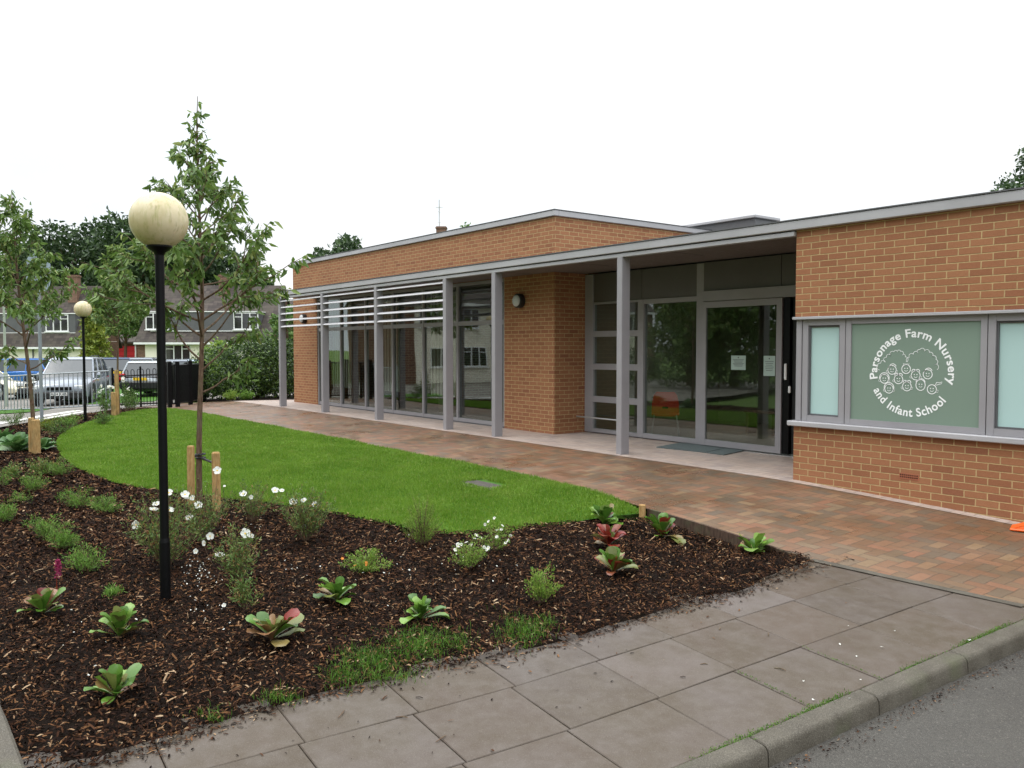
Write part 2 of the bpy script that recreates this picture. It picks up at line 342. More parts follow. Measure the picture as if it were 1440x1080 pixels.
M['cist']=leafmat('rock_rose_leaf',[(0,(.07,.12,.03)),(.5,(.13,.22,.045)),(.8,(.2,.27,.07)),(1,(.30,.14,.05))],.5,.25)
M['lime']=leafmat('lime_leaf',[(0,(.12,.22,.03)),(.5,(.20,.34,.05)),(1,(.34,.42,.09))],.5,.3)
M['rgreen']=leafmat('fleshy_green_leaf',[(0,(.06,.14,.02)),(.45,(.11,.23,.03)),(.8,(.2,.34,.055)),(1,(.30,.42,.12))],.28,.15,.5)
M['rbronze']=leafmat('bronze_leaf',[(0,(.13,.15,.04)),(.4,(.20,.22,.06)),(.75,(.26,.13,.06)),(1,(.36,.20,.15))],.3,.15,.5)
M['rred']=leafmat('red_leaf',[(0,(.15,.02,.014)),(.5,(.25,.03,.02)),(.8,(.22,.07,.03)),(1,(.13,.16,.04))],.3,.2,.5)
M['hosta']=leafmat('hosta_leaf',[(0,(.06,.15,.04)),(.5,(.10,.22,.06)),(1,(.18,.3,.1))],.4,.2)
M['magenta']=leafmat('magenta_floret',[(0,(.22,.01,.05)),(1,(.45,.04,.16))],.6,.3)
M['orangefl']=leafmat('orange_floret',[(0,(.7,.14,.02)),(1,(.8,.3,.05))],.6,.3)
def globemat():
    t=NT('weathered_globe'); tc=t.n('ShaderNodeTexCoord').outputs['Object']; mp=t.n('ShaderNodeMapping'); t.set(mp.inputs['Vector'],tc); mp.inputs['Scale'].default_value=(1,1,.18)
    st=t.noise(26,5,mp.outputs[0],.65); bl=t.noise(5,5,tc,.6); s=t.n('ShaderNodeSeparateXYZ',i_0=tc)
    c=t.mix(t.mr(bl,.3,.7,0,.9),(.66,.58,.41),(.52,.44,.25))
    c=t.mix(t.mr(t.noise(3.2,5,tc,.6),.48,.66,0,.55),c,(.42,.34,.15)); c=t.mix(t.mr(st,.5,.70,0,.8),c,(.34,.33,.11)); c=t.mix(t.mr(t.noise(40,4,mp.outputs[0]),.58,.7,0,.4),c,(.2,.17,.07))
    p=t.bsdf(c,.4,spec=.4,Subsurface_Weight=.35,Subsurface_Scale=.2); p.inputs['Subsurface Radius'].default_value=(1,.8,.5); return t.m
M['globe']=globemat()
def carpaint(name,c): return simple(name,c,.22,.03,1,spec=.6,metal=.25,Coat_Weight=.6)
# ---------------------------------------------------------------- ground sheets
def sheet(name,poly,zf,mat,step=.35,kind='structure',parent=None,edge=0.):
    xs=[p[0] for p in poly]; ys=[p[1] for p in poly]; pts=[Vector((p[0],p[1])) for p in poly]; n=len(pts)
    ns=[]
    ax=np.arange(min(xs)+step/2,max(xs),step); ay=np.arange(min(ys)+step/2,max(ys),step)
    PX=np.array(poly)
    XX,YY=np.meshgrid(ax,ay); XX=XX.ravel();YY=YY.ravel(); ins=inside(XX,YY,PX)
    for a,b in zip(XX[ins],YY[ins]): pts.append(Vector((a,b)))
    r=delaunay_2d_cdt(pts,[],[list(range(n))],1,1e-5)
    mb=MB(); mb.v=[(v.x,v.y,float(zf(v.x,v.y))-(edge if i<n else 0)) for i,v in enumerate(r[0])]; mb.f=[tuple(q) for q in r[2]]; mb.m=[0]*len(mb.f)
    o=mb.build(name,mat,parent,smooth=True); 
    me=o.data
    if len(me.polygons) and me.polygons[0].normal.z<0: me.flip_normals()
    if kind: o['kind']=kind
    return o
def inside(X,Y,P):
    r=np.zeros(len(X),bool); n=len(P); j=n-1
    for i in range(n):
        xi,yi=P[i];xj,yj=P[j]
        c=((yi>Y)!=(yj>Y))&(X<(xj-xi)*(Y-yi)/(yj-yi+1e-12)+xi); r^=c; j=i
    return r
def densify(P,step):
    o=[]
    for i in range(len(P)):
        a=np.array(P[i],float);b=np.array(P[(i+1)%len(P)],float); k=max(1,int(np.linalg.norm(b-a)/step))
        for q in range(k): o.append(tuple(a+(b-a)*q/k))
    return o
def smoothline(P,n=6):
    P=[np.array(p,float) for p in P]; o=[]
    for i in range(len(P)-1):
        p0=P[max(i-1,0)];p1=P[i];p2=P[i+1];p3=P[min(i+2,len(P)-1)]
        for k in range(n):
            t=k/n; o.append(tuple(.5*((2*p1)+(-p0+p2)*t+(2*p0-5*p1+4*p2-p3)*t*t+(-p0+3*p1-3*p2+p3)*t**3)))
    o.append(tuple(P[-1])); return o
# far ground : coarse grid with a finer middle
def grid_axis():
    return np.concatenate([np.linspace(-600,-70,8),np.linspace(-65,-36,12),np.linspace(-34,10,60),np.linspace(14,300,6)])
gx=grid_axis(); gy=np.concatenate([np.linspace(-400,-30,7),np.linspace(-25,30,60),np.linspace(36,500,8)])
XX,YY=np.meshgrid(gx,gy,indexing='ij'); ZZ=G(XX,YY)-.17+.15*sm((-XX-24.5)/2.)
V=np.stack([XX.ravel(),YY.ravel(),ZZ.ravel()],1); ny=len(gy); I,J=np.meshgrid(np.arange(len(gx)-1),np.arange(ny-1),indexing='ij'); a=(I*ny+J).ravel()
o=npmesh('ground',V,np.stack([a,a+ny,a+ny+1,a+1],1),M['ground'],smooth=True); tag(o,kind='structure')
# brown block paving
brown=[(-25.8,4.9),(-26.6,7.6),(-26.2,8.2),(-25.4,8.72),(6,8.72),(6,6.9),(-1.2,6.62),(-2.42,6.42),(-3.28,6.28),(-3.89,6.18),(-5.02,6.31),(-6.0,6.39),(-6.9,6.60),(-8.6,6.63),(-24.,6.4),(-24.8,5.6)]
sheet('paving_brown',densify(brown,.6),lambda x,y:G(x,y),M['brown'],.5)
sheet('paving_pale',densify([(-26.6,8.72),(-25,10.2),(-24,12),(-23.6,12),(-23.6,9.95),(-13,9.95),(-13,16),(-5.9,16),(-5.9,8.88),(6,8.88),(6,8.7),(-25.4,8.7)],.6),lambda x,y:G(x,y)+.004,M['pale'],.5)
# narrow concrete strip between the block paving and the slabs
strip=MB()
L=[(-3.95,6.165),(-3.28,6.265),(-2.42,6.405)]
for i in range(2):
    a,b=L[i],L[i+1]
    q=[(a[0],a[1]-.028),(b[0],b[1]-.028),(b[0],b[1]+.05),(a[0],a[1]+.05)]
    strip.add([(x,y,float(G(x,y))+.008) for x,y in q],[(0,1,2,3)])
tag(strip.build('paving_edge_strip',M['kerb'],fixn=False),kind='structure')
# kerb and road: local frame turned by .066 rad
ka=.066; kv=np.array([math.sin(ka),math.cos(ka)]); ku=np.array([math.cos(ka),-math.sin(ka)]); k0=np.array([-2.525,3.14])
def kp(u,v):
    # gentle curve to the right past v=3
    bend=.02*max(0,v-2.5)**2
    q=k0+ku*(u+bend)+kv*v; return q
kb=MB(); v=-6.2+.07
prof=[(0,-.12),(0,-.002),(.005,.004),(.092,.003),(.104,-.001),(.113,-.012),(.118,-.025),(.124,-.135)]
while v<3.6:
    a,b=v+.004,v+.91
    secs=[]
    for t_,sh in ((a,.006),(a+.006,0),(b-.006,0),(b,.006)):
        s_=[]
        for (u,z) in prof:
            q=kp(u*(1-.0)+ (0 if 0<u<.13 else 0),t_); s_.append((q[0],q[1],float(G(q[0],q[1]))+z-(sh if z>-.1 else 0)+random.uniform(-.0005,.0005)))
        q=kp(.124,t_); s_.append((q[0],q[1],float(G(q[0],q[1]))-.2)); q=kp(0,t_); s_.append((q[0],q[1],float(G(q[0],q[1]))-.2)); secs.append(s_)
    kb.loft(secs); v+=.914
tag(kb.build('kerb',M['kerb'],smooth=True),kind='structure')
rp=[tuple(kp(.12,v)) for v in np.arange(-6,7.3,.5)]
road=rp+[(6,7.5),(9,0),(9,-8),(-3,-8)]
sheet('road',densify(road,.6),lambda x,y:G(x,y)-.098,M['road'],.5)
# pavement slabs (stack bond)
sl=MB(); dk=MB()
def clip(poly,n,d):
    o=[]
    for i in range(len(poly)):
        a=poly[i];b=poly[(i+1)%len(poly)]; da=np.dot(n,a)-d; db=np.dot(n,b)-d
        if da<=0: o.append(a)
        if (da<0<db) or (db<0<da): o.append(a+(b-a)*(da/(da-db)))
    return o
pb=[np.array([-3.95,6.16]),np.array([-2.42,6.405])]; dirb=pb[1]-pb[0]; nb=np.array([-dirb[1],dirb[0]]); nb/=np.linalg.norm(nb); db_=np.dot(nb,pb[0])
for r in range(-1,6):
    u1=-.008-.548*r; u0=u1-.540
    if r==-1: continue
    v=-6.55+ (.02*r)+random.uniform(-.02,.02); 
    while v<5:
        ln=.612
        if r in(3,) and -.9<v<0: ln=.40
        ti=[random.uniform(-.003,.003) for _ in range(4)]
        g=.003
        ub=u1
        if r>=3 and kp(0,v+ln)[1]>.45: v+=ln; continue
        base=[np.array(kp(u0,v+g)),np.array(kp(ub,v+g)),np.array(kp(ub,v+ln-g)),np.array(kp(u0,v+ln-g))]
        top=clip(base,nb,db_-.006)
        if len(top)>=3:
            n=len(top); c0=sum(top)/n
            zz=[float(G(*q))+ti[i%4]*.8 for i,q in enumerate(top)]
            t2=[c0+(q-c0)*.985 for q in top]
            vs=[(q[0],q[1],z-.03) for q,z in zip(top,zz)]+[(q[0],q[1],z-.004) for q,z in zip(top,zz)]+[(q[0],q[1],z) for q,z in zip(t2,zz)]
            fs=[tuple(range(2*n,3*n))]
            for k in range(n):
                j=(k+1)%n; fs+= [(k,j,n+j,n+k),(n+k,n+j,2*n+j,2*n+k)]
            sl.add(vs,fs)
        v+=ln
tag(sl.build('pavement',M['slab']),kind='structure')
q=[tuple(kp(-3.6,-6.4)),tuple(kp(.01,-6.4))]+[tuple(kp(.01,v)) for v in (-4,-2,0,1.5,3,3.25)]+[(-3.93,6.15),(-4.25,.46),tuple(kp(-3.6,-2.65))]
sheet('pavement_bedding',densify(q,.6),lambda x,y:G(x,y)-.013,M['soil'],.5)
# ---------------------------------------------------------------- lawn and bed
LAWN=smoothline([(-5.99,6.36),(-6.9,6.56),(-8.6,6.67),(-10.8,6.66),(-13.4,6.68),(-15.7,6.68),(-18,6.66),(-20.9,6.62),(-23.0,6.55),(-24.2,6.15),(-23.41,5.2),(-21.9,4.2),(-20.2,3.4),(-18.15,2.81),(-15.7,2.47),(-13.67,2.37),(-11.94,2.5),(-10.95,2.8),(-9.75,3.25),(-8.76,3.66),(-7.92,3.86),(-7.24,4.01),(-6.7,4.2),(-6.42,4.5),(-6.27,4.8),(-6.21,5.2),(-6.15,5.9),(-5.99,6.36)],4)[:-1]
def LG(x,y): return G(x,y)+.014-.08*sm((y-5.0)/1.1)*sm((x+6.9)/.7)*sm((6.62-y)/.1)*0 -.05*sm((x+7.2)/1.2)
sheet('lawn',LAWN,LG,M['turf'],.5)
# manhole cover sunk in the lawn
mc=at(682,683); mh=thing('manhole_cover',(mc[0],mc[1],mc[2]-.010),'grey manhole cover sunk in the lawn','manhole cover')
mb=MB(); mb.box(-.34,.34,-.22,.22,-.01,.028,b=.01); mb.build('cover_plate',simple('concrete_cover',(.055,.046,.036),.8,.3,14,bump=.004),mh); mh.rotation_euler=(0,0,.15)
mb=MB(); 
for s_ in (-1,1): mb.box(-.37,.37,s_*.235-.014,s_*.235+.014,-.01,.032); mb.box(s_*.355-.014,s_*.355+.014,-.22,.22,-.01,.032)
mb.build('cover_frame',M['kerb'],mh)
BED=[(-5.99,6.36),(-5.02,6.29),(-4.4,6.22),(-3.93,6.16),(-3.80,5.9),(-3.88,5.57),(-3.80,5.1),(-3.84,4.76),(-3.90,4.1),(-3.93,3.49),(-4.02,2.97),(-4.10,2.34),(-4.15,1.9),(-4.17,1.55),(-4.08,1.08),(-4.06,.74),(-4.10,.47),(-4.7,.455),(-5.35,.43),(-7.5,.35),(-11,.23),(-16,.5),(-19,.9),(-22.6,2.9),(-24.4,4.6),(-25.2,5.6),(-24.9,6.2),(-24.2,6.3)]
LP=np.array(LAWN)
def bz(x,y): return BG(x,y)+.010*math.sin(x*3.1+y*1.3)*math.sin(y*4.3-x)*.8-.004
sheet('planting_bed',densify(BED,.4),lambda x,y: (bz(x,y) if not inside(np.array([x]),np.array([y]),LP)[0] else bz(x,y)-.05),M['soil'],.22,edge=.035)
# bark mulch chips
def rand_in(P,n):
    P=np.array(P); lo=P.min(0);hi=P.max(0); A=RS.rand(n,2)*(hi-lo)+lo; return A[inside(A[:,0],A[:,1],P)]
A=rand_in(BED,760000); A=A[~inside(A[:,0],A[:,1],LP)]
d=np.hypot(A[:,0],A[:,1]); keep=RS.rand(len(A))<np.clip(6.2/d,0.16,1.)**1.3; A=A[keep]
# spill over the slabs
sp=[]
for (x,y) in np.array(BED[4:18])[:].repeat(190,0):
    sp.append((x+abs(RS.normal(0,.055))-.03,y+RS.normal(0,.3)))
for _ in range(110): 
    y=RS.uniform(.5,5.9); sp.append((-3.95+abs(RS.normal(0,.55)),y))
sp=np.array(sp); A=np.concatenate([A,sp]); n=len(A)
onslab=np.zeros(n,bool); onslab[-len(sp):]=True
L_=RS.gamma(2.4,.0085,n)+.007; L_=np.minimum(L_,.085); L_[onslab]*=.8; W_=L_*RS.uniform(.12,.42,n); W_=np.minimum(W_,.010)
d=np.hypot(A[:,0],A[:,1]); sc_=np.clip(d/7.,1,2.0); L_*=sc_; W_*=sc_
az=RS.uniform(0,2*np.pi,n); pit=RS.normal(0,.35,n); pit[onslab]*=.15; rol=RS.uniform(-.9,.9,n); rol[onslab]*=.2
dx=np.stack([np.cos(az)*np.cos(pit),np.sin(az)*np.cos(pit),np.sin(pit)],1); sx=np.stack([-np.sin(az)*np.cos(rol),np.cos(az)*np.cos(rol),np.sin(rol)],1); up=np.cross(dx,sx)
zz=np.where(onslab,G(A[:,0],A[:,1])+.005,BG(A[:,0],A[:,1])+RS.uniform(0,.026,n))
P0=np.stack([A[:,0],A[:,1],zz],1)
def pv(a,b,c): return P0+dx*(a*L_)[:,None]+sx*(b*W_)[:,None]+up*(c*W_)[:,None]
t1=RS.uniform(.5,1,n);t2=RS.uniform(.3,1,n)
Vs=np.stack([pv(-.5,-.5*t2,0),pv(-.5,.5*t2,0),pv(0.,.5,.35),pv(0,-.5,.35),pv(.5*t1,.3,.1),pv(.5*t1,-.4,.1)],1).reshape(-1,3)
b=np.arange(n)*6; Fc=np.stack([np.stack([b,b+3,b+2,b+1],1),np.stack([b+3,b+5,b+4,b+2],1)],1).reshape(-1,4)
o=npmesh('bark_mulch',Vs,Fc,M['chip']); tag(o,'dark brown shredded bark mulch covering the planting bed and spilling on the slabs','mulch',kind='stuff')
# lawn blades
def blades(name,A,h,w,mat,label,cat,zf,lean=.45):
    n=len(A); z=zf(A[:,0],A[:,1]); az=RS.uniform(0,6.283,n); la=RS.uniform(0,6.283,n); ln=np.abs(RS.normal(0,lean,n))
    hh=h*RS.uniform(.5,1.15,n)
    P=np.stack([A[:,0],A[:,1],z],1); s=np.stack([np.cos(az),np.sin(az),0*az],1)*(w/2)[:,None]
    mid=P+np.stack([np.cos(la)*ln*hh*.3,np.sin(la)*ln*hh*.3,hh*.6],1); tip=P+np.stack([np.cos(la)*ln*hh,np.sin(la)*ln*hh,hh*(1-.25*ln)],1)
    V=np.stack([P-s,P+s,mid+s*.8,mid-s*.8,tip+s*.15,tip-s*.15],1).reshape(-1,3)
    b=np.arange(n)*6; Fc=np.stack([np.stack([b,b+1,b+2,b+3],1),np.stack([b+3,b+2,b+4,b+5],1)],1).reshape(-1,4)
    return tag(npmesh(name,V,Fc,mat),label,cat,kind='stuff')
A=rand_in(LAWN,900000); d=np.hypot(A[:,0],A[:,1]); A=A[RS.rand(len(A))<np.clip(8.5/d,0,1)**1.25]
A=A[(np.abs(A[:,0]-mc[0])>.30)|(np.abs(A[:,1]-mc[1])>.17)]
d=np.hypot(A[:,0],A[:,1])
hv=.036+.014*np.sin(A[:,0]*2.7+np.sin(A[:,1]*3.3)*1.5)*np.sin(A[:,1]*4.1+A[:,0])+RS.uniform(0,.018,len(A))
blades('lawn_grass',A,hv,.0035*np.clip(d/7,1,3),M['blade'],'short bright green grass of the curved lawn','grass',LG,.5)
# weedy grass by the slabs
W=[]
for (px_,py_,rx,ry,k) in [(520,935,48,26,1500),(590,910,50,26,1500),(640,905,26,14,350),(735,890,38,22,1100),(765,880,22,10,200),(390,985,30,10,260),(480,955,26,18,400),(300,1012,30,10,120),(560,955,40,10,300)]:
    a=RS.normal(0,.5,(k,2)); 
    for q in a: W.append(at(px_+q[0]*rx,py_+q[1]*ry,BG)[:2])
W=np.array(W); W=W[RS.rand(len(W))<.68]; blades('weed_grass',W,np.full(len(W),.045)*RS.uniform(.4,1.5,len(W)),np.full(len(W),.003),M['weed'],'patches of grass and moss growing through the bark at the slab edge','grass',lambda x,y:BG(x,y)+.008,.8)
# moss along kerb joint
k=16000; vv=RS.uniform(-5.,4.3,k); nz=np.sin(vv*3.1)+np.sin(vv*7.7+1)+.6; kk=RS.rand(k)<np.clip(nz*.5+.15,.02,1); vv=vv[kk]
uu=RS.normal(-.008,.014,len(vv)); Q=np.array([kp(a,b) for a,b in zip(uu,vv)])
J=[]
for v0 in (.92,1.53,): 
    for _ in range(250): J.append(kp(RS.uniform(-.55,0),-6.55+.612*round((v0+6.55)/.612)+RS.normal(0,.006)))
Q=np.concatenate([Q,np.array(J)])
blades('moss',Q,np.full(len(Q),.010)*RS.uniform(.3,1.6,len(Q)),np.full(len(Q),.004),M['weed'],'green moss and grass in the joint along the kerb','moss',lambda x,y:G(x,y)-.003,1.)
# fallen petals
def petals(pts,name,label):
    n=len(pts); az=RS.uniform(0,6.28,n); r=RS.uniform(.004,.010,n); V=[];Fq=[]
    for i,(x,y,z) in enumerate(pts):
        b=len(V)
        for k in range(6):
            a=az[i]+k*math.pi/3; V.append((x+math.cos(a)*r[i]*1.2,y+math.sin(a)*r[i]*.8,z+RS.uniform(0,.01)))
        Fq.append([b+k for k in range(6)])
    return tag(npmesh(name,V,Fq,M['petal']),label,'petals',kind='stuff')
pp=[]
for (x,y,rx,ry,k) in [(278,812,35,22,45),(300,870,40,20,12),(420,805,40,14,9),(330,745,40,14,8),(690,800,60,20,10),(560,820,100,40,8),(160,960,60,30,4),(560,790,200,60,12),(100,900,90,60,6)]:
    for _ in range(k):
        p=at(x+RS.normal(0,.5)*rx,y+RS.normal(0,.5)*ry,BG); pp.append((p[0],p[1],p[2]+.03))
for _ in range(14):
    p=at(RS.uniform(620,1300),RS.uniform(640,1000)); 
    if p[1]<6.2 and p[0]>-3.8: pp.append((p[0],p[1],p[2]+.004))
for x,y in [(672,631),(655,638),(683,632),(648,633),(1181,908),(1240,912),(1204,925),(1363,902),(1130,960),(1210,958)]:
    p=at(x,y); pp.append((p[0],p[1],p[2]+.006))
petals(pp,'fallen_petals','small white fallen petals on bark and paving')
# twigs on slabs
tw=MB()
for (x,y) in [(990,935),(1097,942),(1080,893),(565,1010),(620,1040),(480,1005),(1012,885)]:
    p=at(x,y); a=random.uniform(0,3.1); l=random.uniform(.02,.05); tw.tube([(p[0]-l*math.cos(a),p[1]-l*math.sin(a),p[2]+.004),(p[0],p[1]+.006,p[2]+.008),(p[0]+l*math.cos(a),p[1]+l*math.sin(a),p[2]+.005)],[.002,.0035,.002],5)
tag(tw.build('twig_litter',M['bark']),'small dark twigs lying on the grey slabs','twigs',kind='stuff')
# gutter litter
Q=[]
for _ in range(900):
    v=RS.uniform(-1.5,3.6); Q.append(kp(.15+abs(RS.normal(0,.05)),v))
Q=np.array(Q); n=len(Q); az=RS.uniform(0,6.28,n); r=RS.uniform(.002,.011,n); z=G(Q[:,0],Q[:,1])-.092
V=np.stack([np.stack([Q[:,0]+np.cos(az+k*1.57)*r*(1 if k%2 else .5),Q[:,1]+np.sin(az+k*1.57)*r*(1 if k%2 else .5),z+RS.uniform(0,.005,n)],1) for k in range(4)],1).reshape(-1,3)
tag(npmesh('gutter_litter',V,(np.arange(n)*4)[:,None]+np.arange(4)[None],M['chip']),'fine brown leaf litter along the foot of the kerb','litter',kind='stuff')
# timber edging board & corner post
te=thing('timber_edging',(-5.0,6.3,float(G(-5.,6.3))),'dark timber edging board between bark bed and block paving','edging')
mb=MB(); LL=smoothline([(-5.97,6.375),(-5.02,6.30),(-4.4,6.225),(-3.9,6.15)],5)
secs=[]
for (x,y) in LL:
    z=float(G(x,y)); secs.append([(x,y-.026,z-.16),(x,y-.026,z+.016),(x,y-.003,z+.018),(x,y-.003,z-.16)])
mb.loft(secs); mb.build('board',M['board'],te,world=True)
mb=MB(); z=float(G(-6,6.33)); mb.tube([(-6.0,6.31,z-.2),(-6.0,6.31,z+.055)],.035,10); mb.build('post',M['stake'],te,world=True)
# concrete edging bottom left
ce=MB(); secs=[]
for (x,y) in [(-4.02,.44),(-4.7,.43),(-5.35,.40),(-7.5,.32),(-11,.2)]:
    z=float(G(x,y)); secs.append([(x,y-.05,z-.1),(x,y-.05,z+.035),(x,y-.035,z+.05),(x,y+.035,z+.05),(x,y+.05,z+.035),(x,y+.05,z-.1)])
ce.loft(secs); tag(ce.build('concrete_edging',M['kerb']),'narrow concrete edging at the left foreground edge of the bed','edging')
# ---------------------------------------------------------------- far left surfaces
cp=[at(-400,640)[:2],at(-200,600)[:2],at(0,604)[:2],at(40,592)[:2],at(120,588)[:2],at(170,583)[:2],(-25.9,5.0),(-26.9,7.4),(-27.4,9),(-40,14),(-58,14),(-64,0),(-48,-25),(-30,-25),(-26,-8)]
cp=[(-19.5,-4),(-19.2,.4),(-20.3,1.2),(-22.8,2.8),(-24.5,4.5),(-25.6,5.3),(-26.9,7.4),(-28.5,9.5),(-38,22),(-50,24),(-47,8),(-46,-6),(-40,-20),(-26,-20)]
sheet('car_park',densify(cp,1.),lambda x,y:G(x,y)+.012-.0*x,M['carpark'],1.2)
mb=MB()   # pale worn bands and markings across the entrance drive
for (a,b_,w) in [((-22.4,1.9),(-26.6,4.7),.35),((-21.6,1.2),(-27.2,2.4),.30),((-24.8,1.6),(-29,3.4),.28),((-20.6,.2),(-26.0,.4),.25),((-23.2,3.1),(-25.6,4.7),.2)]:
    a=np.array(a);b_=np.array(b_); dd=(b_-a)/np.linalg.norm(b_-a); nn=np.array([-dd[1],dd[0]])*w/2; m_=(a+b_)/2
    for p,q in ((a,m_),(m_,b_)):
        mb.add([(*(t_),float(G(*t_))+.018) for t_ in (p-nn,q-nn,q+nn,p+nn)],[(0,1,2,3)])
tag(mb.build('road_marking',simple('worn_white_paint',(.62,.60,.56),.7,.2,4),fixn=False),kind='structure')
vp=[(-27.5,2.0),(-27.8,3.7),(-30.6,4.8),(-34,2.2),(-33,-1)]
sheet('grass_verge',densify(vp,1.),lambda x,y:G(x,y)+.03,M['turf'],1.)
vp=[(-30,7.6),(-34.,9.0),(-42,12),(-45,8.5),(-36,5.8),(-32,5.8)]
sheet('grass_verge',densify(vp,1.),lambda x,y:G(x,y)+.03,M['turf'],1.)
# ================================================================ SCHOOL BUILDING
YF,YG,YD=8.85,9.9,10.65
SB=thing('school_building',(-11.63,9.9,0),'single storey orange brick school building with grey canopy, columns and glazed front','school building')
def part(mb,name,mat,parent=None,**k): return mb.build(name,mat,parent or SB,world=True,**k)
XL=-23.5
# upper brick block
mb=MB(); mb.box(XL,-11.63,YG,26,2.99,4.0); part(mb,'brick_wall',M['brick'])
mb=MB(); mb.box(XL,-21.87,YG,26,-.1,2.99); part(mb,'brick_wall',M['brick'])
mb=MB(); mb.box(-13.15,-11.63,YG,YD+.1,-.1,2.99); part(mb,'brick_wall',M['brick'])
mb=MB(); mb.box(-13.14,-11.64,YD+.103,15.8,-.1,2.98); part(mb,'interior_wall',M['interior'])
mb=MB(); mb.box(XL-.05,-11.58,YG-.05,YG+.06,3.985,4.085,b=.006); mb.box(-11.69,-11.58,YG+.063,26,3.985,4.085,b=.006); mb.box(XL-.05,XL+.06,YG+.063,26,3.985,4.085,b=.006)
part(mb,'parapet_coping',M['greylight'])
mb=MB(); mb.box(XL-.06,-11.57,YG-.06,YG+.1,4.088,4.10); mb.box(-11.68,-11.57,YG+.103,26,4.088,4.10); part(mb,'coping_trim',M['cladding'])
def holed(mb,x0,x1,y0,y1,z0,z1,hx0,hx1,hy0,hy1):
    mb.box(x0,hx0,y0,y1,z0,z1); mb.box(hx1,x1,y0,y1,z0,z1); mb.box(hx0,hx1,y0,hy0,z0,z1); mb.box(hx0,hx1,hy1,y1,z0,z1)
mb=MB(); holed(mb,XL+.1,-11.7,YG+.12,26,3.9,4.02,-21.,-14.,11.2,13.6); part(mb,'flat_roof',M['roofing'])
mb=MB(); mb.box(-21.05,-13.95,11.15,13.65,4.025,4.045); part(mb,'rooflight',M['glass'])  # unseen roof opening added to brighten the room behind the glazing
# right wing
XW=-5.92
mb=MB(); mb.box(XW,4.5,YF,YF+.3,-.7,.645); part(mb,'brick_wall',M['brick'])
mb=MB(); mb.box(XW,4.5,YF,YF+.3,1.96,3.0); part(mb,'brick_wall',M['brick'])
mb=MB(); mb.box(XW,XW+.1,YF+.303,16,-.7,2.985); part(mb,'brick_wall',M['brick'])
# canopy + roof edge
mb=MB(); mb.box(-22.0,4.6,YF-.07,YF+.04,2.995,3.105,b=.008); part(mb,'fascia',M['greylight'])
mb=MB(); mb.box(-22.01,4.6,YF-.08,YF+.10,3.108,3.122); part(mb,'fascia_trim',M['cladding'])
mb=MB(); mb.box(-22.0,4.6,YF+.043,YG-.003,3.0,3.10); holed(mb,-11.62,4.6,YG,25,3.0,3.10,-11.,-7.4,11.1,12.5); part(mb,'flat_roof',M['roofing'])
mb=MB(); mb.box(-11.05,-7.35,11.05,12.55,3.103,3.12); part(mb,'rooflight',M['glass'])  # glazed hole out of view, added so daylight reaches the lobby
mb=MB(); mb.box(-22.0,XW-.003,YF-.045,YF+.05,2.925,2.992-.012,b=.004); part(mb,'canopy_beam',M['greylight'])
mb=MB(); mb.box(-21.98,-11.63,YF+.055,YG-.003,2.972,2.995); mb.box(-11.627,XW-.003,YF+.055,YD-.05,2.972,2.995); part(mb,'soffit',M['soffit'])
for x in (-20.45,-17.67,-14.86,-12.2,-10.2,-8.2):
    mb=MB(); mb.box(x-.004,x+.004,YF+.06,YG-.01,2.968,2.971); part(mb,'soffit_joint',M['cladding'])
# columns
CX=[-21.85,-19.17,-16.41,-13.62,-12.02,-8.86]
for x in CX:
    mb=MB(); z=float(G(x,YF))-.05; mb.box(x-.055,x+.055,YF-.05,YF+.12,z,2.924,b=.006); part(mb,'column',M['grey'])
# louvre blades (elliptic section, tilted)
for bay in range(3):
    x0,x1=CX[bay]+.058,CX[bay+1]-.058
    for k in range(5):
        z=2.865-.172*k; mb=MB(); secs=[]
        for x in (x0,x1):
            s_=[]
            for q in range(10):
                t=2*math.pi*q/10; a=.075*math.cos(t); b=.021*math.sin(t); an=R_(18); s_.append((x,YF+.03+a*math.cos(an)-b*math.sin(an),z+a*math.sin(an)+b*math.cos(an)))
            secs.append(s_)
        mb.loft(secs); part(mb,'louvre_blade',M['louvre'],smooth=True)
# curtain wall
def frame(mb,x0,x1,z0,z1,y,w=.05,d=.09,m=0):
    mb.box(x0,x0+w,y,y+d,z0,z1,m); mb.box(x1-w,x1,y,y+d,z0,z1,m); mb.box(x0+w+.001,x1-w-.001,y+.002,y+d-.002,z0,z0+w,m); mb.box(x0+w+.001,x1-w-.001,y+.002,y+d-.002,z1-w,z1,m)
MX=[-21.87,-20.45,-19.05,-17.66,-16.26,-14.86,-13.15]
yw=YG+.02
cw=MB()
for x in MX: 
    xx=min(max(x,MX[0]+.03),MX[-1]-.03); cw.box(xx-.03,xx+.03,yw,yw+.10,.03,2.96,b=.003)
for a,b in zip(MX[:-1],MX[1:]):
    for z0,z1 in ((.03,.10),(2.06,2.15),(2.90,2.96)):
        xa=max(a,MX[0]+.03)+.031; xb=min(b,MX[-1]-.03)-.031
        cw.box(xa,xb,yw+.01,yw+.09,z0,z1)
CW=part(cw,'glazed_screen',M['grey'])
for a,b in zip(MX[:-1],MX[1:]):
    for z0,z1 in ((.10,2.06),(2.15,2.90)):
        mb=MB(); mb.box(a+.03,b-.03,yw+.045,yw+.053,z0,z1); part(mb,'pane',M['glass'],CW)
mb=MB(); mb.box(MX[0],MX[-1],yw+.0,yw+.12,-.05,.028); part(mb,'sill',M['cladding'])
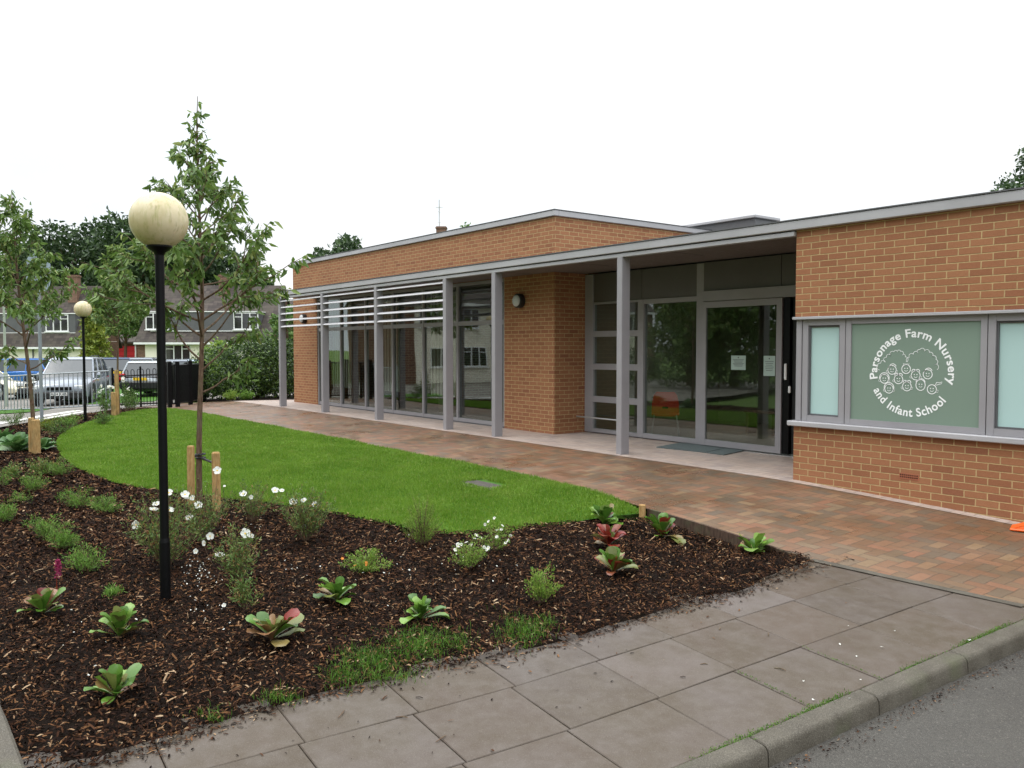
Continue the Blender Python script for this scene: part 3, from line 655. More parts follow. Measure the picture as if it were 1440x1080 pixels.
# interiors
mb=MB(); mb.box(-23.2,-13.2,15.9,16,0,2.97); holed(mb,-23.2,-13.16,10.2,15.89,2.9,2.965,-21.,-14.,11.2,13.6); mb.box(-13.25,-13.16,10.2,15.89,0,2.89); part(mb,'interior_wall',M['interior'])
mb=MB(); mb.box(-23.2,-13.2,YG+.14,15.9,-.02,.012); part(mb,'interior_floor',M['intfloor'])
for x in (-20.1,-17.2,-14.6):
    mb=MB(); mb.box(x-.1,x+.1,11.0,11.2,.013,2.89); part(mb,'interior_column',M['interior'])
for x in (-21.2,-18.6,-16.0):
    mb=MB()
    for k in range(16):
        mb.box(x-.55+k*.07,x-.55+k*.07+.055,10.32+.02*(k%2),10.33+.02*(k%2),.5,2.85)
    part(mb,'vertical_blind',bpy.data.materials.get('blind_fabric') or simple('blind_fabric',(.5,.46,.38),.9,.05,3))
# roof lantern
mb=MB(); mb.loft([[(-12.4,y,3.05),(-10.35,y,3.05),(-10.5,y,4.22),(-12.4,y,4.22)] for y in (14.25,15.0)]); RL=part(mb,'roof_lantern',M['cladding'])
mb=MB(); mb.box(-12.45,-10.45,14.2,15.05,4.223,4.285,b=.01); part(mb,'lantern_cap',M['greylight'],RL)
# ---- entrance recess
jam=MB()
def bx(x0,x1,z0,z1,dy=0,d=.1,b=.003): jam.box(x0,x1,YD-dy,YD-dy+d,z0,z1,b=b)
bx(-11.63,-11.41,.02,2.95); bx(-10.27,-10.13,.02,2.43); bx(-8.95,-8.80,.02,2.95,dy=.01)
for z0,z1 in ((.02,.09),(.585,.695),(1.19,1.30),(1.795,1.90),(2.395,2.43)): bx(-11.409,-10.271,z0,z1,dy=-.004)
bx(-10.129,-8.951,.02,.10,dy=-.004); bx(-10.129,-8.951,2.35,2.43,dy=-.004)
ES=part(jam,'entrance_screen',M['grey'])
for z in (.09,.695,1.30,1.90):
    mb=MB(); mb.box(-11.41,-10.27,YD+.05,YD+.058,z,z+.495); part(mb,'pane',M['glass'],ES)
mb=MB(); mb.box(-10.71,-10.69,YD+.02,YD+.08,.09,2.39); part(mb,'glazing_bar',M['grey'],ES)
mb=MB(); mb.box(-10.13,-8.95,YD+.05,YD+.058,.10,2.35); part(mb,'pane',M['glass'],ES)
mb=MB()
for a,b in ((-11.408,-10.2),(-10.19,-8.953)): mb.box(a,b,YD+.02,YD+.05,2.435,2.955,b=.003)
for a,b in ((-8.795,-7.36),(-7.35,-5.95)): mb.box(a,b,YD-.02,YD+.03,2.50,2.955,b=.003)
part(mb,'upper_panel',M['greypanel'])
mb=MB(); mb.box(-8.795,-5.95,YD-.06,YD+.05,2.33,2.495,b=.004); part(mb,'door_track_cover',M['grey'])
# sliding door leaf
mb=MB(); frame(mb,-8.80,-7.30,.03,2.32,YD-.07,w=.095,d=.05); DR=part(mb,'door',M['grey'])
mb=MB(); mb.box(-8.705,-7.395,YD-.048,YD-.04,.125,2.225); part(mb,'pane',M['glass'],DR)
mb=MB(); mb.box(-7.30,-7.18,YD-.045,YD+.03,.03,2.32,b=.004); mb.box(-7.07,-5.95,YD-.045,YD+.0,.03,2.32); part(mb,'door_jamb',M['black'])
mb=MB(); mb.box(-7.17,-7.08,YD+.01,YD+.03,.03,2.32); part(mb,'door_post',M['blackmatt'])
hd=MB(); hd.box(-7.255,-7.215,YD-.075,YD-.047,1.12,1.36,b=.008); hd.box(-7.19,-7.15,YD-.065,YD-.040,.93,1.03,b=.008); part(hd,'door_handle',M['white'])
mb=MB(); mb.box(-11.5,-5.95,YD+.101,YD+.16,-.02,.018); mb.box(-8.8,-5.95,YD-.09,YD+.10,-.06,.012); part(mb,'threshold',M['steel'])
# lobby interior
mb=MB(); mb.box(-13.1,-5.93,14.6,14.7,0,2.95); holed(mb,-11.5,-5.95,10.9,14.59,2.86,2.96,-11.,-7.4,11.1,12.5); part(mb,'interior_wall',M['interior'])
mb=MB(); mb.box(-12.9,-5.95,YD+.17,14.6,-.02,.012); part(mb,'interior_floor',M['intfloor'])
# ---- right window band
mb=MB(); mb.box(XW-.025,4.5,YF-.03,YF+.25,1.925,1.957,b=.004); part(mb,'window_head',M['greylight'])
mb=MB(); mb.box(XW-.055,4.5,YF-.07,YF+.2,.648,.708,b=.008); part(mb,'window_sill',M['greylight'])
yv=YF+.03
def wpart(mb,name,mat,par): return part(mb,name,mat,par)
wins=[(-5.835,-5.285,'frost_blue'),(-5.275,-3.745,'frost_green'),(-3.735,-2.2,'frost_blue'),(-2.19,-.6,'frost_green')]
mb=MB(); mb.box(XW+.003,-5.845,yv-.01,yv+.1,.711,1.923,b=.003); part(mb,'window_jamb',M['grey'])
WS=None
for a,b,mt in wins:
    mb=MB(); frame(mb,a,b,.711,1.923,yv,w=.062 if mt=='frost_green' else .07,d=.07)
    w=part(mb,'window',M['grey'])
    if mt=='frost_blue':
        mb=MB(); frame(mb,a+.072,b-.072,.783,1.851,yv+.024,w=.018,d=.03); part(mb,'gasket',M['cladding'],w)
        mb=MB(); mb.box(a+.09,b-.09,yv+.045,yv+.052,.80,1.83); part(mb,'pane',M[mt],w)
    else:
        mb=MB(); mb.box(a+.062,b-.062,yv+.02,yv+.027,.773,1.861); part(mb,'pane',M[mt],w)
        if WS is None: WS=w
# lettering bent round a circle
LC=(-4.515,1.315)
def text_mesh(txt,size,bold):
    cu=bpy.data.curves.new('t','FONT'); cu.body=txt; cu.size=size; cu.offset=bold; cu.extrude=0.; cu.resolution_u=6; cu.align_x='CENTER'; cu.space_character=1.09
    ob=bpy.data.objects.new('t',cu); COL.objects.link(ob); dg=bpy.context.evaluated_depsgraph_get(); me=bpy.data.meshes.new_from_object(ob.evaluated_get(dg)); bpy.data.objects.remove(ob)
    V=[tuple(v.co) for v in me.vertices]; Fq=[tuple(p.vertices) for p in me.polygons]; bpy.data.meshes.remove(me); return V,Fq
yt=yv+.020-.0025
def bent(txt,size,rad,mid,top,name):
    V,Fq=text_mesh(txt,size,.0030); mb=MB(); vs=[]
    for (x,y,z) in V:
        if top: a=mid-x/rad; r=rad+y
        else: a=mid+x/rad; r=rad-y
        vs.append((LC[0]+r*math.cos(a),yt,LC[1]+r*math.sin(a)))
    mb.add(vs,Fq); return part(mb,name,M['vinyl'],WS,fixn=False)
bent('Parsonage Farm Nursery',0.126,.388,R_(88),True,'lettering')
bent('and Infant School',.126,.470,R_(264),False,'lettering')
# line-drawn emblem : two cloud-shaped trees over a group of children's faces
em=MB()
def stroke(pts,w=.0082,closed=False):
    P=[np.array(p,float) for p in pts]; n=len(P)
    if closed: P=P+[P[0],P[1]]
    L=[];Rr=[]
    for i in range(len(P)):
        d=P[min(i+1,len(P)-1)]-P[max(i-1,0)]; d/=np.linalg.norm(d)+1e-9; nn=np.array([-d[1],d[0]])*w/2; L.append(P[i]+nn);Rr.append(P[i]-nn)
    for i in range(len(P)-1): em.add([(q[0]+LC[0],yt,q[1]+LC[1]) for q in (L[i],L[i+1],Rr[i+1],Rr[i])],[(0,1,2,3)])
def arc(c,r,a0,a1,n=14,ry=None,w=.0082): stroke([(c[0]+r*math.cos(R_(a0+(a1-a0)*k/n)),c[1]+(ry or r)*math.sin(R_(a0+(a1-a0)*k/n))) for k in range(n+1)],w)
def disc(c,r): em.add([(LC[0]+c[0]+r*math.cos(k*.785),yt,LC[1]+c[1]+r*math.sin(k*.785)) for k in range(8)],[tuple(range(8))])
def S(x,z): return ((x-630)/6.355*.00785*.98*1.02, (540-z)/6.355*.0076)
def cloud(pts):
    for a,b in zip(pts[:-1],pts[1:]):
        a=np.array(S(*a));b=np.array(S(*b)); m=(a+b)/2; r=np.linalg.norm(b-a)/2; an=math.degrees(math.atan2(a[1]-b[1],a[0]-b[0])); arc(m,r,an,an-180,8,w=.005)
cloud([(340,520),(350,455),(392,445),(402,400),(440,385),(470,350),(500,352),(530,345),(545,380),(572,395),(580,440)])
cloud([(595,440),(610,400),(645,372),(685,360),(700,330),(740,345),(782,355),(805,390),(838,415),(830,460),(850,505)])
faces=[(455,515,0),(582,505,1),(668,560,2),(772,548,3),(385,600,4),(515,600,2),(592,662,5),(712,645,6),(430,690,4),(810,680,7)]
for (x,z,k) in faces:
    c=S(x,z); r=.048 if k not in(6,) else .050
    arc(c,r,0,360,18,ry=r*(1.18 if k==6 else 1.02)); 
    for s_ in (-1,1): disc((c[0]+s_*.014,c[1]+.008),.0062)
    arc((c[0],c[1]-.006),.018,200,340,6,w=.005); 
    if k in(0,3): arc((c[0]+.008,c[1]+.026),.04,20,175,8); arc((c[0]-.01,c[1]+.012),.034,60,170,6,w=.004)
    if k in(1,): 
        for q in range(-2,3): stroke([(c[0]+q*.013,c[1]+.044),(c[0]+q*.016,c[1]+.062)],.005)
    if k in(2,5): arc((c[0]-.022,c[1]+.045),.020,0,200,7); arc((c[0]+.022,c[1]+.045),.020,-20,180,7); arc((c[0],c[1]+.02),.035,30,150,6,w=.004)
    if k in(4,): arc((c[0],c[1]+.012),.056,-20,200,12); arc((c[0],c[1]+.022),.032,20,160,6,w=.004)
    if k in(6,): arc((c[0],c[1]+.02),.05,10,170,10); 
    if k in(0,2,4,5): 
        for s_ in (-1,1): arc((c[0]+s_*.052,c[1]-.018),.013,0,330,7,w=.004)
    if k==7: stroke([(c[0]+.03,c[1]+.04),(c[0]+.05,c[1]+.075),(c[0]+.08,c[1]+.072),(c[0]+.105,c[1]+.082),(c[0]+.098,c[1]+.062),(c[0]+.07,c[1]+.055),(c[0]+.045,c[1]+.045)],.006); arc((c[0]+.055,c[1]-.018),.013,0,330,7,w=.004)
part(em,'emblem',M['vinyl'],WS,fixn=False)
# air brick
mb=MB(); mb.box(-4.60,-4.385,YF-.004,YF+.02,.165,.230); AB=part(mb,'air_brick',M['terracotta'])
mb=MB()
for k in range(9):
    for zz in (.182,.206): mb.box(-4.59+k*.0225,-4.578+k*.0225,YF-.006,YF-.0045,zz,zz+.013)
part(mb,'air_slot',M['black'],AB)
# bulkhead lamps
def bulkhead(x,z,label):
    t=thing('wall_lamp',(x,YG,z),label,'wall lamp','round wall lamps on the school brickwork')
    mb=MB(); mb.lathe([(0,0),(.135,0),(.14,-.03),(.135,-.10),(.115,-.115),(.0,-.115)],axis='y',n=28); mb.build('lamp_body',M['blackmatt'],t,smooth=True)
    mb=MB(); mb.lathe([(.112,-.10),(.108,-.125),(.085,-.145),(.04,-.155),(0,-.157)],axis='y',n=28); mb.build('lamp_lens',simple('opal_lens',(.52,.53,.53),.3,.04,3) if 'opal_lens' not in bpy.data.materials else bpy.data.materials['opal_lens'],t,smooth=True)
bulkhead(-12.62,2.49,'round black wall lamp on the dark brick pier under the canopy')
bulkhead(-22.65,2.43,'round black wall lamp behind the louvres on the far end pier')
# paper notices
for x,z,w,h,l in [(-8.08,1.36,.27,.22,'pale landscape paper notice in the middle of the entrance door glass'),(-7.52,1.32,.20,.30,'pale portrait paper notice at the right edge of the entrance door glass')]:
    mb=MB(); y=YD-.0505; mb.box(x-w/2,x+w/2,y-.0012,y,z-h/2,z+h/2); y-=.0012
    n_=mb.build('paper_notice',M['paper']); tag(n_,l,'notice')
    mb=MB()
    for k in range(6): 
        ww=w*(.38-.05*(k%3)) ; zz=z+h*.22-k*h*.09; mb.box(x-ww,x+ww,y-.001,y-.0003,zz-.004,zz+.003)
    mb.lathe([(0,-.001),(.012,-.001)],(x,y,z+h*.36),8,axis='y')
    mb.build('print',M['cladding'],n_)
# door mats
for pts,l in [([(923,630),(956,624),(1023,630.5),(993,637.5)],'large grey rubber entrance mat left of its pair'),([(994,637.8),(1024,630.8),(1051,634),(1018,641)],'smaller grey rubber entrance mat right of its pair')]:
    Q=[at(*p) for p in pts]; c=sum(Q)/4; mb=MB(); vs=[(q[0],q[1],c[2]+.006) for q in Q]+[(q[0],q[1],c[2]+.02) for q in Q]
    mb.add(vs,[(3,2,1,0),(4,5,6,7),(0,1,5,4),(1,2,6,5),(2,3,7,6),(3,0,4,7)]); mt=mb.build('door_mat',M['mat']); tag(mt,l,'door mat','mats at the entrance')
# low guard rail
gr=thing('guard_rail',(-11.6,10.45,0),'low bare steel guard rail in front of the ladder window','rail')
mb=MB(); mb.tube([(-11.72,10.45,.31),(-10.35,10.45,.31)],.014,8); mb.build('rail',M['steel'],gr,world=True)
for x in (-11.66,-10.4):
    mb=MB(); mb.tube([(x,10.45,-.02),(x,10.45,.30)],.012,8); mb.build('leg',M['steel'],gr,world=True)
# chair
ch=thing('child_chair',(-10.15,11.25,.012),'orange red plastic child chair behind the tall entrance pane','chair'); ch.scale=(1.3,1.0,1.0); ch.rotation_euler=(0,0,.72)
mb=MB(); secs=[]
for z,w,y in [(.36,.17,-.10),(.45,.185,-.13),(.6,.18,-.155),(.74,.16,-.18),(.80,.12,-.19)]:
    secs.append([(-w,y+.03,z),(-w*.5,y-.005,z),(w*.5,y-.005,z),(w,y+.03,z),(w*.98,y+.042,z),(w*.5,y+.01,z),(-w*.5,y+.01,z),(-w*.98,y+.042,z)])
mb.loft(secs); mb.build('backrest',M['chairred'],ch,smooth=True)
mb=MB(); mb.box(-.19,.19,-.12,.24,.385,.41,b=.01); mb.build('seat',M['chairred'],ch)
mb=MB(); mb.box(-.045,.045,-.155,-.13,.50,.545,b=.012); mb.build('hand_hole',M['black'],ch)
for sx_,sy_ in ((-1,-1),(1,-1),(-1,1),(1,1)):
    mb=MB(); mb.tube([(sx_*.15,.05+sy_*.13,.385),(sx_*.19,.06+sy_*.2,0)],.011,8); mb.build('leg',M['steel'],ch)
# bench inside
be=thing('low_bench',(-9.25,12.9,.012),'low wooden bench standing inside the entrance lobby','bench')
mb=MB(); mb.box(-.35,.35,-.15,.15,.38,.42,b=.01); mb.build('seat',M['bark'],be)
for x in (-.28,.28):
    mb=MB(); mb.box(x-.03,x+.03,-.13,.13,0,.378,b=.005); mb.build('leg',M['bark'],be)
# orange barrier foot at right edge
p=at(1432,744); oc=thing('barrier_foot',(p[0]+.22,p[1]+.06,p[2]),'orange plastic barrier foot lying by the wall at the right edge','barrier foot'); oc.rotation_euler=(0,0,.3)
mb=MB(); mb.loft([[(-.28,y*.11,.0),(-.28,y*.11,.02),(-.10,y*.09,.09),(.10,y*.09,.09),(.28,y*.11,.02),(.28,y*.11,0)] for y in (-1,1)]); mb.build('foot_body',M['orange'],oc)
mb=MB(); mb.box(-.29,.29,-.125,.125,.0,.022,b=.008); mb.build('foot_base',M['orange'],oc)
mb=MB(); mb.box(-.06,.06,-.03,.03,.091,.16,b=.01); mb.build('socket',M['orange'],oc)
# ================================================================ STREET LAMPS
def globe_lamp(px_,py_,label,hz_=2.455):
    p=at(px_,py_,BG); t=thing('globe_lamp',tuple(p),label,'lamp post','globe lamps in the planting bed')
    mb=MB(); mb.tube([(0,0,-.1),(0,0,.42)],.036,20); mb.tube([(0,0,.42),(0,0,.45)],[.036,.030],20); mb.tube([(0,0,.45),(0,0,hz_)],.030,20); mb.build('pole',M['black'],t,smooth=True)
    mb=MB(); mb.lathe([(.03,hz_-.03),(.04,hz_-.01),(.07,hz_+.01),(.085,hz_+.025),(.085,hz_+.045),(0,hz_+.045)],n=24); mb.build('collar',M['black'],t,smooth=True)
    r=.193; zc=.174; g=MB(); g.lathe([(r*math.sin(a),zc-r*math.cos(a)) for a in np.linspace(.40,math.pi,22)],n=40); gg=g.build('globe',M['globe'],t,smooth=True); gg.location=(0,0,hz_+.035)
    mb=MB(); mb.lathe([(0,0),(.012,0),(.012,.008),(0,.010)],(0,0,hz_+.035+zc+r-.002),8); mb.build('finial',M['blackmatt'],t)
    return t
globe_lamp(233,845,'near black lamp post with weathered cream globe standing in the bark bed')
globe_lamp(120,593,'far black lamp post with cream globe at the left edge of the lawn')
# ================================================================ YOUNG TREES
def leafverts(P,D,Nn,L,Wd):
    """folded 6-vert leaf quads; arrays"""
    S_=np.cross(D,Nn); S_/=np.linalg.norm(S_,axis=1)[:,None]+1e-9
    L=L[:,None];Wd=Wd[:,None]
    a=P; m1=P+D*L*.35+S_*Wd*.5+Nn*Wd*.18; m2=P+D*L*.35-S_*Wd*.5+Nn*Wd*.18; c=P+D*L*.42; n1=P+D*L*.75+S_*Wd*.3-Nn*L*.04; n2=P+D*L*.75-S_*Wd*.3-Nn*L*.04; tp=P+D*L-Nn*L*.12
    V=np.stack([a,m1,n1,tp,n2,m2],1).reshape(-1,3); b=np.arange(len(P))*6
    Fq=np.concatenate([np.stack([b,b+1,b+2,b+3],1),np.stack([b,b+3,b+4,b+5],1)],0)
    return V,Fq
def unit(v): return v/(np.linalg.norm(v,axis=-1,keepdims=True)+1e-9)
def young_tree(px_,py_,H,crown0,prof,nb,lean,label,seed,tr=.035,leafmul=1.,zfun=BG,Lf=.085,dens=26,low=()):
    rs=np.random.RandomState(seed); p=at(px_,py_,zfun)
    t=thing('young_tree',tuple(p),label,'tree','young staked trees in the planting bed')
    mb=MB(); tp=[];trad=[]
    for k in range(15):
        s=k/14; w=(s**1.2)*lean; tp.append(np.array([w*Rv[0]+.02*math.sin(s*9+seed),w*Rv[1]+.02*math.cos(s*7+seed),s*H-.05*(k==0)])); trad.append(tr*(1-s)**.8*.9+.004)
    mb.tube(tp,trad,10)
    def trunk(z):
        s=z/H*14; i=int(min(13,s)); return tp[i]+(tp[i+1]-tp[i])*(s-i)
    P=[];D=[]
    def twig(a,d,L,r0,lf0,depth=0,droop=.25):
        pts=[a];d=unit(np.array(d)); n=6
        for k in range(n):
            d=unit(d+rs.normal(0,.10,3)+np.array([0,0,(.10 if k<3 else -droop*.35)])*(1 if depth==0 else .5)); pts.append(pts[-1]+d*L/n)
        mb.tube(pts,[r0*(1-k/(n+.6)) +.0012 for k in range(n+1)],5)
        m=int(L*dens*leafmul)
        for q in range(m):
            s=lf0+(1-lf0)*rs.rand()**.8; i=min(n-1,int(s*n)); a_=pts[i]+(pts[i+1]-pts[i])*(s*n-i); P.append(a_+rs.normal(0,.018,3)); dd=unit(pts[i+1]-pts[i])
            D.append(unit(dd*.35+rs.normal(0,.45,3)+np.array([0,0,-.75])))
        if depth<2 and L>.22:
            for q in range(3 if depth==0 else 2):
                s=rs.uniform(.35,.9); i=min(n-1,int(s*n)); dd=unit(pts[i+1]-pts[i]); dd=unit(dd+unit(rs.normal(0,1,3))*.75+np.array([0,0,.15])); twig(pts[i],dd,L*rs.uniform(.3,.5),r0*.5,.15,depth+1,droop)
    for k in range(nb):
        s=(k+rs.rand())/nb; z=crown0+(H-crown0)*s**.9*.93; az=k*2.4+rs.normal(0,.4); L=prof(s)*rs.uniform(.75,1.2)
        el=R_(rs.uniform(12,34)+26*s); d=(math.cos(az)*math.cos(el),math.sin(az)*math.cos(el),math.sin(el)); twig(trunk(z),d,L*1.15,.010*(1-s)+.004,.35)
    for (z,ri,up_,L) in low:      # bare lower limbs: direction along the picture's right, +fwd
        d=Rv*ri+np.array([0,0,up_])+np.array([-.79,.61,0])*rs.normal(0,.3); twig(trunk(z),d,L,.013,.55)
    for q in range(int(46*leafmul)):
        z=H*rs.uniform(.72,1.); P.append(trunk(min(z,H*.998))+rs.normal(0,.02,3)); D.append(unit(rs.normal(0,.5,3)+np.array([0,0,-.5])))
    mb.build('trunk',M['bark'],t,smooth=True)
    P=np.array(P)+p; D=np.array(D); n=len(P); Nn=unit(np.cross(D,rs.normal(0,1,(n,3)))); L=Lf*rs.uniform(.6,1.25,n)
    V,Fq=leafverts(P,D,Nn,L,L*.36); npmesh('crown',V,Fq,M['cherry'],t)
    return t
young_tree(283,705,4.62,1.85,lambda s:1.18*(1-s)**1.3+.08,46,.05,'tallest young tree in front with two stakes, open tapering crown beside the near globe lamp',3,low=((1.62,-1,.75,.95),(1.5,1,.65,.9),(1.78,1,.9,1.0),(1.9,-1,.6,.85),(1.25,1,.45,.6)),Lf=.112,dens=34,tr=.036)
young_tree(48,635,4.45,1.75,lambda s:1.0*(1-s)**.9+.10,34,-.30,'young tree at the left edge with thin leaning top and a pale split stake',5,low=((1.5,-1,.5,.8),(1.4,1,.5,.7)),Lf=.125,dens=40,tr=.038)
young_tree(168,583,4.3,1.9,lambda s:.78*(1-s*.7),46,.0,'compact leafy young tree between the far lamp and the near lamp',8,Lf=.13,dens=52,tr=.03)
def stake(px_,py_,h,label,tie=None,r=.038):
    p=at(px_,py_,BG); t=thing('tree_stake',tuple(p),label,'stake','timber tree stakes'); mb=MB(); a=random.uniform(-.02,.02)
    mb.tube([(0,0,-.1),(a,0,h-.015)],[r,r*.97],12); mb.tube([(a,0,h-.015),(a,0,h)],[r*.97,r*.8],12); mb.build('post',M['stake'],t,smooth=True)
    if tie is not None:
        q=np.array(at(*tie,BG))-p; mb=MB(); z=h-.13
        d=unit(q*np.array([1,1,0])); mb.tube([np.array([0,0,z])+d*r*.6,np.array([0,0,z])+q*np.array([1,1,0])-d*.03],.014,8)
        n_=14; mb.tube([q*np.array([1,1,0])+np.array([.05*math.cos(k*2*math.pi/n_),.05*math.sin(k*2*math.pi/n_),z]) for k in range(n_+1)],.010,6,cap=False); mb.build('tie',M['blackmatt'],t,smooth=True)
stake(269,714,.70,'left stake of the pair tied to the tallest young tree',tie=(283,705),r=.043)
stake(305,718,.64,'right stake of the pair tied to the tallest young tree',tie=(283,705),r=.046)
stake(45,637,.60,'narrower darker stake against the left edge young tree',r=.05)
stake(51,638,.58,'pale broad stake against the left edge young tree',r=.07)
stake(160,586,.62,'stake of the compact young tree near the gate',r=.06)
stake(165,584,1.15,'tall thin stake behind the compact young tree',r=.05)
# ================================================================ BED PLANTS
def rosette(px_,py_,wpx,nl,mats,wts,label,kindname='leafy_plant',up=.55,group='fleshy leaved plants in the bark bed',seed=0,hp=1.,cat='plant'):
    rs=np.random.RandomState(seed+100); p=at(px_,py_,BG); dep=np.dot(p-C,F); L0=wpx/2/1173*dep*1.22; nl=int(nl*1.7)
    mb=MB()
    for k in range(nl):
        az=k*2.4+rs.normal(0,.5); inner=k/nl; el=R_(20+64*inner**.9*hp)+rs.normal(0,.12); L=L0*rs.uniform(.6,1.2)*(1-.22*inner); W=L*rs.uniform(.42,.54)
        m=rs.choice(len(mats),p=wts); d=np.array([math.cos(az),math.sin(az),0]); s=np.array([-d[1],d[0],0]); b=len(mb.v); rows=7; cup=rs.uniform(.05,.4); curl=rs.uniform(.2,1.5); tw=rs.normal(0,.2)
        pos=np.array([0,0,.01+.012*inner]); e=el; pts=[]
        for r in range(rows):
            w=W*.5*(.13,.22,.58,.92,1.,.80,.30)[r]
            pts.append((pos.copy(),w,e)); pos=pos+(d*math.cos(e)+np.array([0,0,math.sin(e)]))*L*(.22,.22,.2,.16,.12,.08,0)[r]; e-=curl/(rows-1)*(1.7 if r>2 else .5)
        vs=[]
        for (q,w,e_) in pts:
            nn=np.array([0,0,1])*math.cos(e_)-d*math.sin(e_); ss=s*math.cos(tw)+nn*math.sin(tw)
            wav=rs.normal(0,.11)*w
            vs+=[q+ss*w+nn*(cup*w+wav),q+ss*w*.5+nn*cup*w*.25,q-nn*cup*w*.12,q-ss*w*.5+nn*cup*w*.25,q-ss*w+nn*(cup*w-wav)]
        fs=[(r*5+c,r*5+c+1,r*5+6+c,r*5+5+c) for r in range(rows-1) for c in range(4)]
        mb.add(vs,fs,int(m))
    o=mb.build(kindname,mats,None,smooth=True,fixn=False); o.location=p; tag(o,label,cat,group); return o
g,br,rd=M['rgreen'],M['rbronze'],M['rred']
R3=[g,br,rd]
rosette(62,864,66,13,R3,[.55,.38,.07],'green and bronze leafy plant under the magenta flower spike',seed=1)
rosette(167,897,74,14,R3,[.5,.36,.14],'broad green leafy plant with pink lower leaves nearest to the lamp foot',seed=2,hp=1.1)
rosette(163,982,76,14,R3,[.6,.34,.06],'green leafy plant with dull purple lower leaves closest to the bottom left corner',seed=3,hp=1.1)
rosette(475,846,66,12,R3,[.7,.28,.02],'green leafy plant below the yellow green clump with orange flowers',seed=4)
rosette(383,902,84,14,R3,[.42,.42,.16],'sprawling leafy plant with red tipped leaves in the front centre',seed=5,hp=.9)
rosette(592,873,62,15,R3,[1,0,0],'all green leafy plant above the weedy grass by the slabs',seed=6)
rosette(849,739,54,15,R3,[.62,.2,.18],'green leafy plant with dark red leaves at the lawn tip, topmost of three',seed=7)
rosette(856,769,58,13,R3,[.12,.3,.58],'bright red leafy plant in the middle of three at the lawn tip',seed=8)
rosette(862,807,66,14,R3,[.42,.40,.18],'olive and bronze leafy plant, lowest of three at the lawn tip',seed=9)
rosette(932,756,62,14,R3,[.66,.14,.2],'light green leafy plant with red leaves beside the edging post',seed=10)
rosette(1060,779,56,11,[M['rgreen'],M['lime'],M['rbronze']],[.5,.45,.05],'bright green leafy plant by the tapering end of the bed',seed=11,hp=.85)
rosette(24,636,48,26,[M['hosta']],[1],'low hosta clump beside the left edge tree','hosta_plant',seed=12,group='hosta plants',hp=.9)
rosette(3,626,42,22,[M['hosta']],[1],'hosta clump cut by the left frame edge','hosta_plant',seed=13,group='hosta plants',hp=.9)
rosette(62,634,34,18,[M['hosta']],[1],'small hosta clump right of the split stake','hosta_plant',seed=14,group='hosta plants',hp=.9)
def clump(px_,py_,wpx,hpx,n,mat,label,name='leafy_clump',group='low shrubby clumps',leaf=.02,ratio=.4,dome=1.,fl=None,nfl=0,flr=.012,seed=0,upright=.6,cat='plant',stem=True):
    rs=np.random.RandomState(seed+500); p=at(px_,py_,BG); dep=np.dot(p-C,F); rx=wpx/2/1173*dep; h=hpx/1173*dep
    t=thing(name,tuple(p),label,cat,group)
    ns=max(14,n//34); P=[];D=[]; mb=MB(); tips=[]
    for k in range(ns):
        az=rs.uniform(0,6.28); rr=rs.rand()**.5; tip=np.array([math.cos(az)*rx*rr,math.sin(az)*rx*rr,h*(1-.55*rr**2*dome)*rs.uniform(.65,1.1)]); mid=tip*np.array([.45,.45,.6]); tips.append(tip)
        mb.tube([np.array([math.cos(az)*.015,math.sin(az)*.015,-.005]),mid,tip],[.0028,.002,.001],4,cap=False)
        for q in range(n//ns):
            s=rs.uniform(.25,1.05); a=mid*2*s*(1-s)+tip*s*s if s<=1 else tip*s; P.append(a+rs.normal(0,leaf*.55,3)); D.append(unit(rs.normal(0,1,3)*(1-upright)+np.array([math.cos(az)*.5,math.sin(az)*.5,.9])*upright))
    P=np.array(P)+p; P[:,2]=np.maximum(P[:,2],p[2]+.004); D=np.array(D); m=len(P); Nn=unit(np.cross(D,rs.normal(0,1,(m,3)))); L=leaf*rs.uniform(.6,1.35,m)
    V,Fq=leafverts(P,D,Nn,L,L*ratio); mb.build('stems',M['bark'],t,fixn=False); npmesh('foliage',V,Fq,mat,t)
    if nfl:
        for k in range(nfl):
            fm=MB(); c=tips[rs.randint(len(tips))]*rs.uniform(.9,1.08)+np.array([0,0,leaf*.5]); flower(fm,c,flr,rs)
            fm.build('flower',[fl,M['stamen']],t,fixn=False)
    return t
def flower(fm,c,r,rs,nrm=None):
    nn=unit(np.array(nrm) if nrm is not None else np.array([.45,-.3,.75])+rs.normal(0,.35,3)); a=unit(np.cross(nn,np.array([.1,.2,1.]))); b=np.cross(nn,a)
    for k in range(5):
        t=k*2*math.pi/5+rs.normal(0,.08); 
        def q(rr,tt,hh): return c+a*rr*r*math.cos(tt)+b*rr*r*math.sin(tt)+nn*hh*r
        fm.add([q(.05,t,0),q(.62,t-.72,.12),q(1.0,t-.50,.30+rs.normal(0,.05)),q(1.10,t,.26),q(1.0,t+.50,.30+rs.normal(0,.05)),q(.62,t+.72,.15)],[(0,1,2,3),(0,3,4,5)],0)
    fm.add([c+a*.2*r*math.cos(k*1.05)+b*.2*r*math.sin(k*1.05)+nn*.12*r for k in range(6)],[tuple(range(6))],1)
LM,FE=M['lime'],M['feather']
clump(515,806,72,32,1500,LM,'yellow green clump dotted with orange flowers, centre of the bed',leaf=.018,ratio=.55,fl=M['orangefl'],nfl=4,flr=.012,seed=1)
clump(661,800,62,44,1200,LM,'yellow green clump with white flowers, lower of two near the lawn edge',leaf=.018,ratio=.5,fl=M['petal'],nfl=11,flr=.016,seed=2)
clump(698,775,58,44,900,LM,'loose clump with white flower heads, upper of two near the lawn edge',leaf=.016,ratio=.5,fl=M['petal'],nfl=16,flr=.014,seed=3)
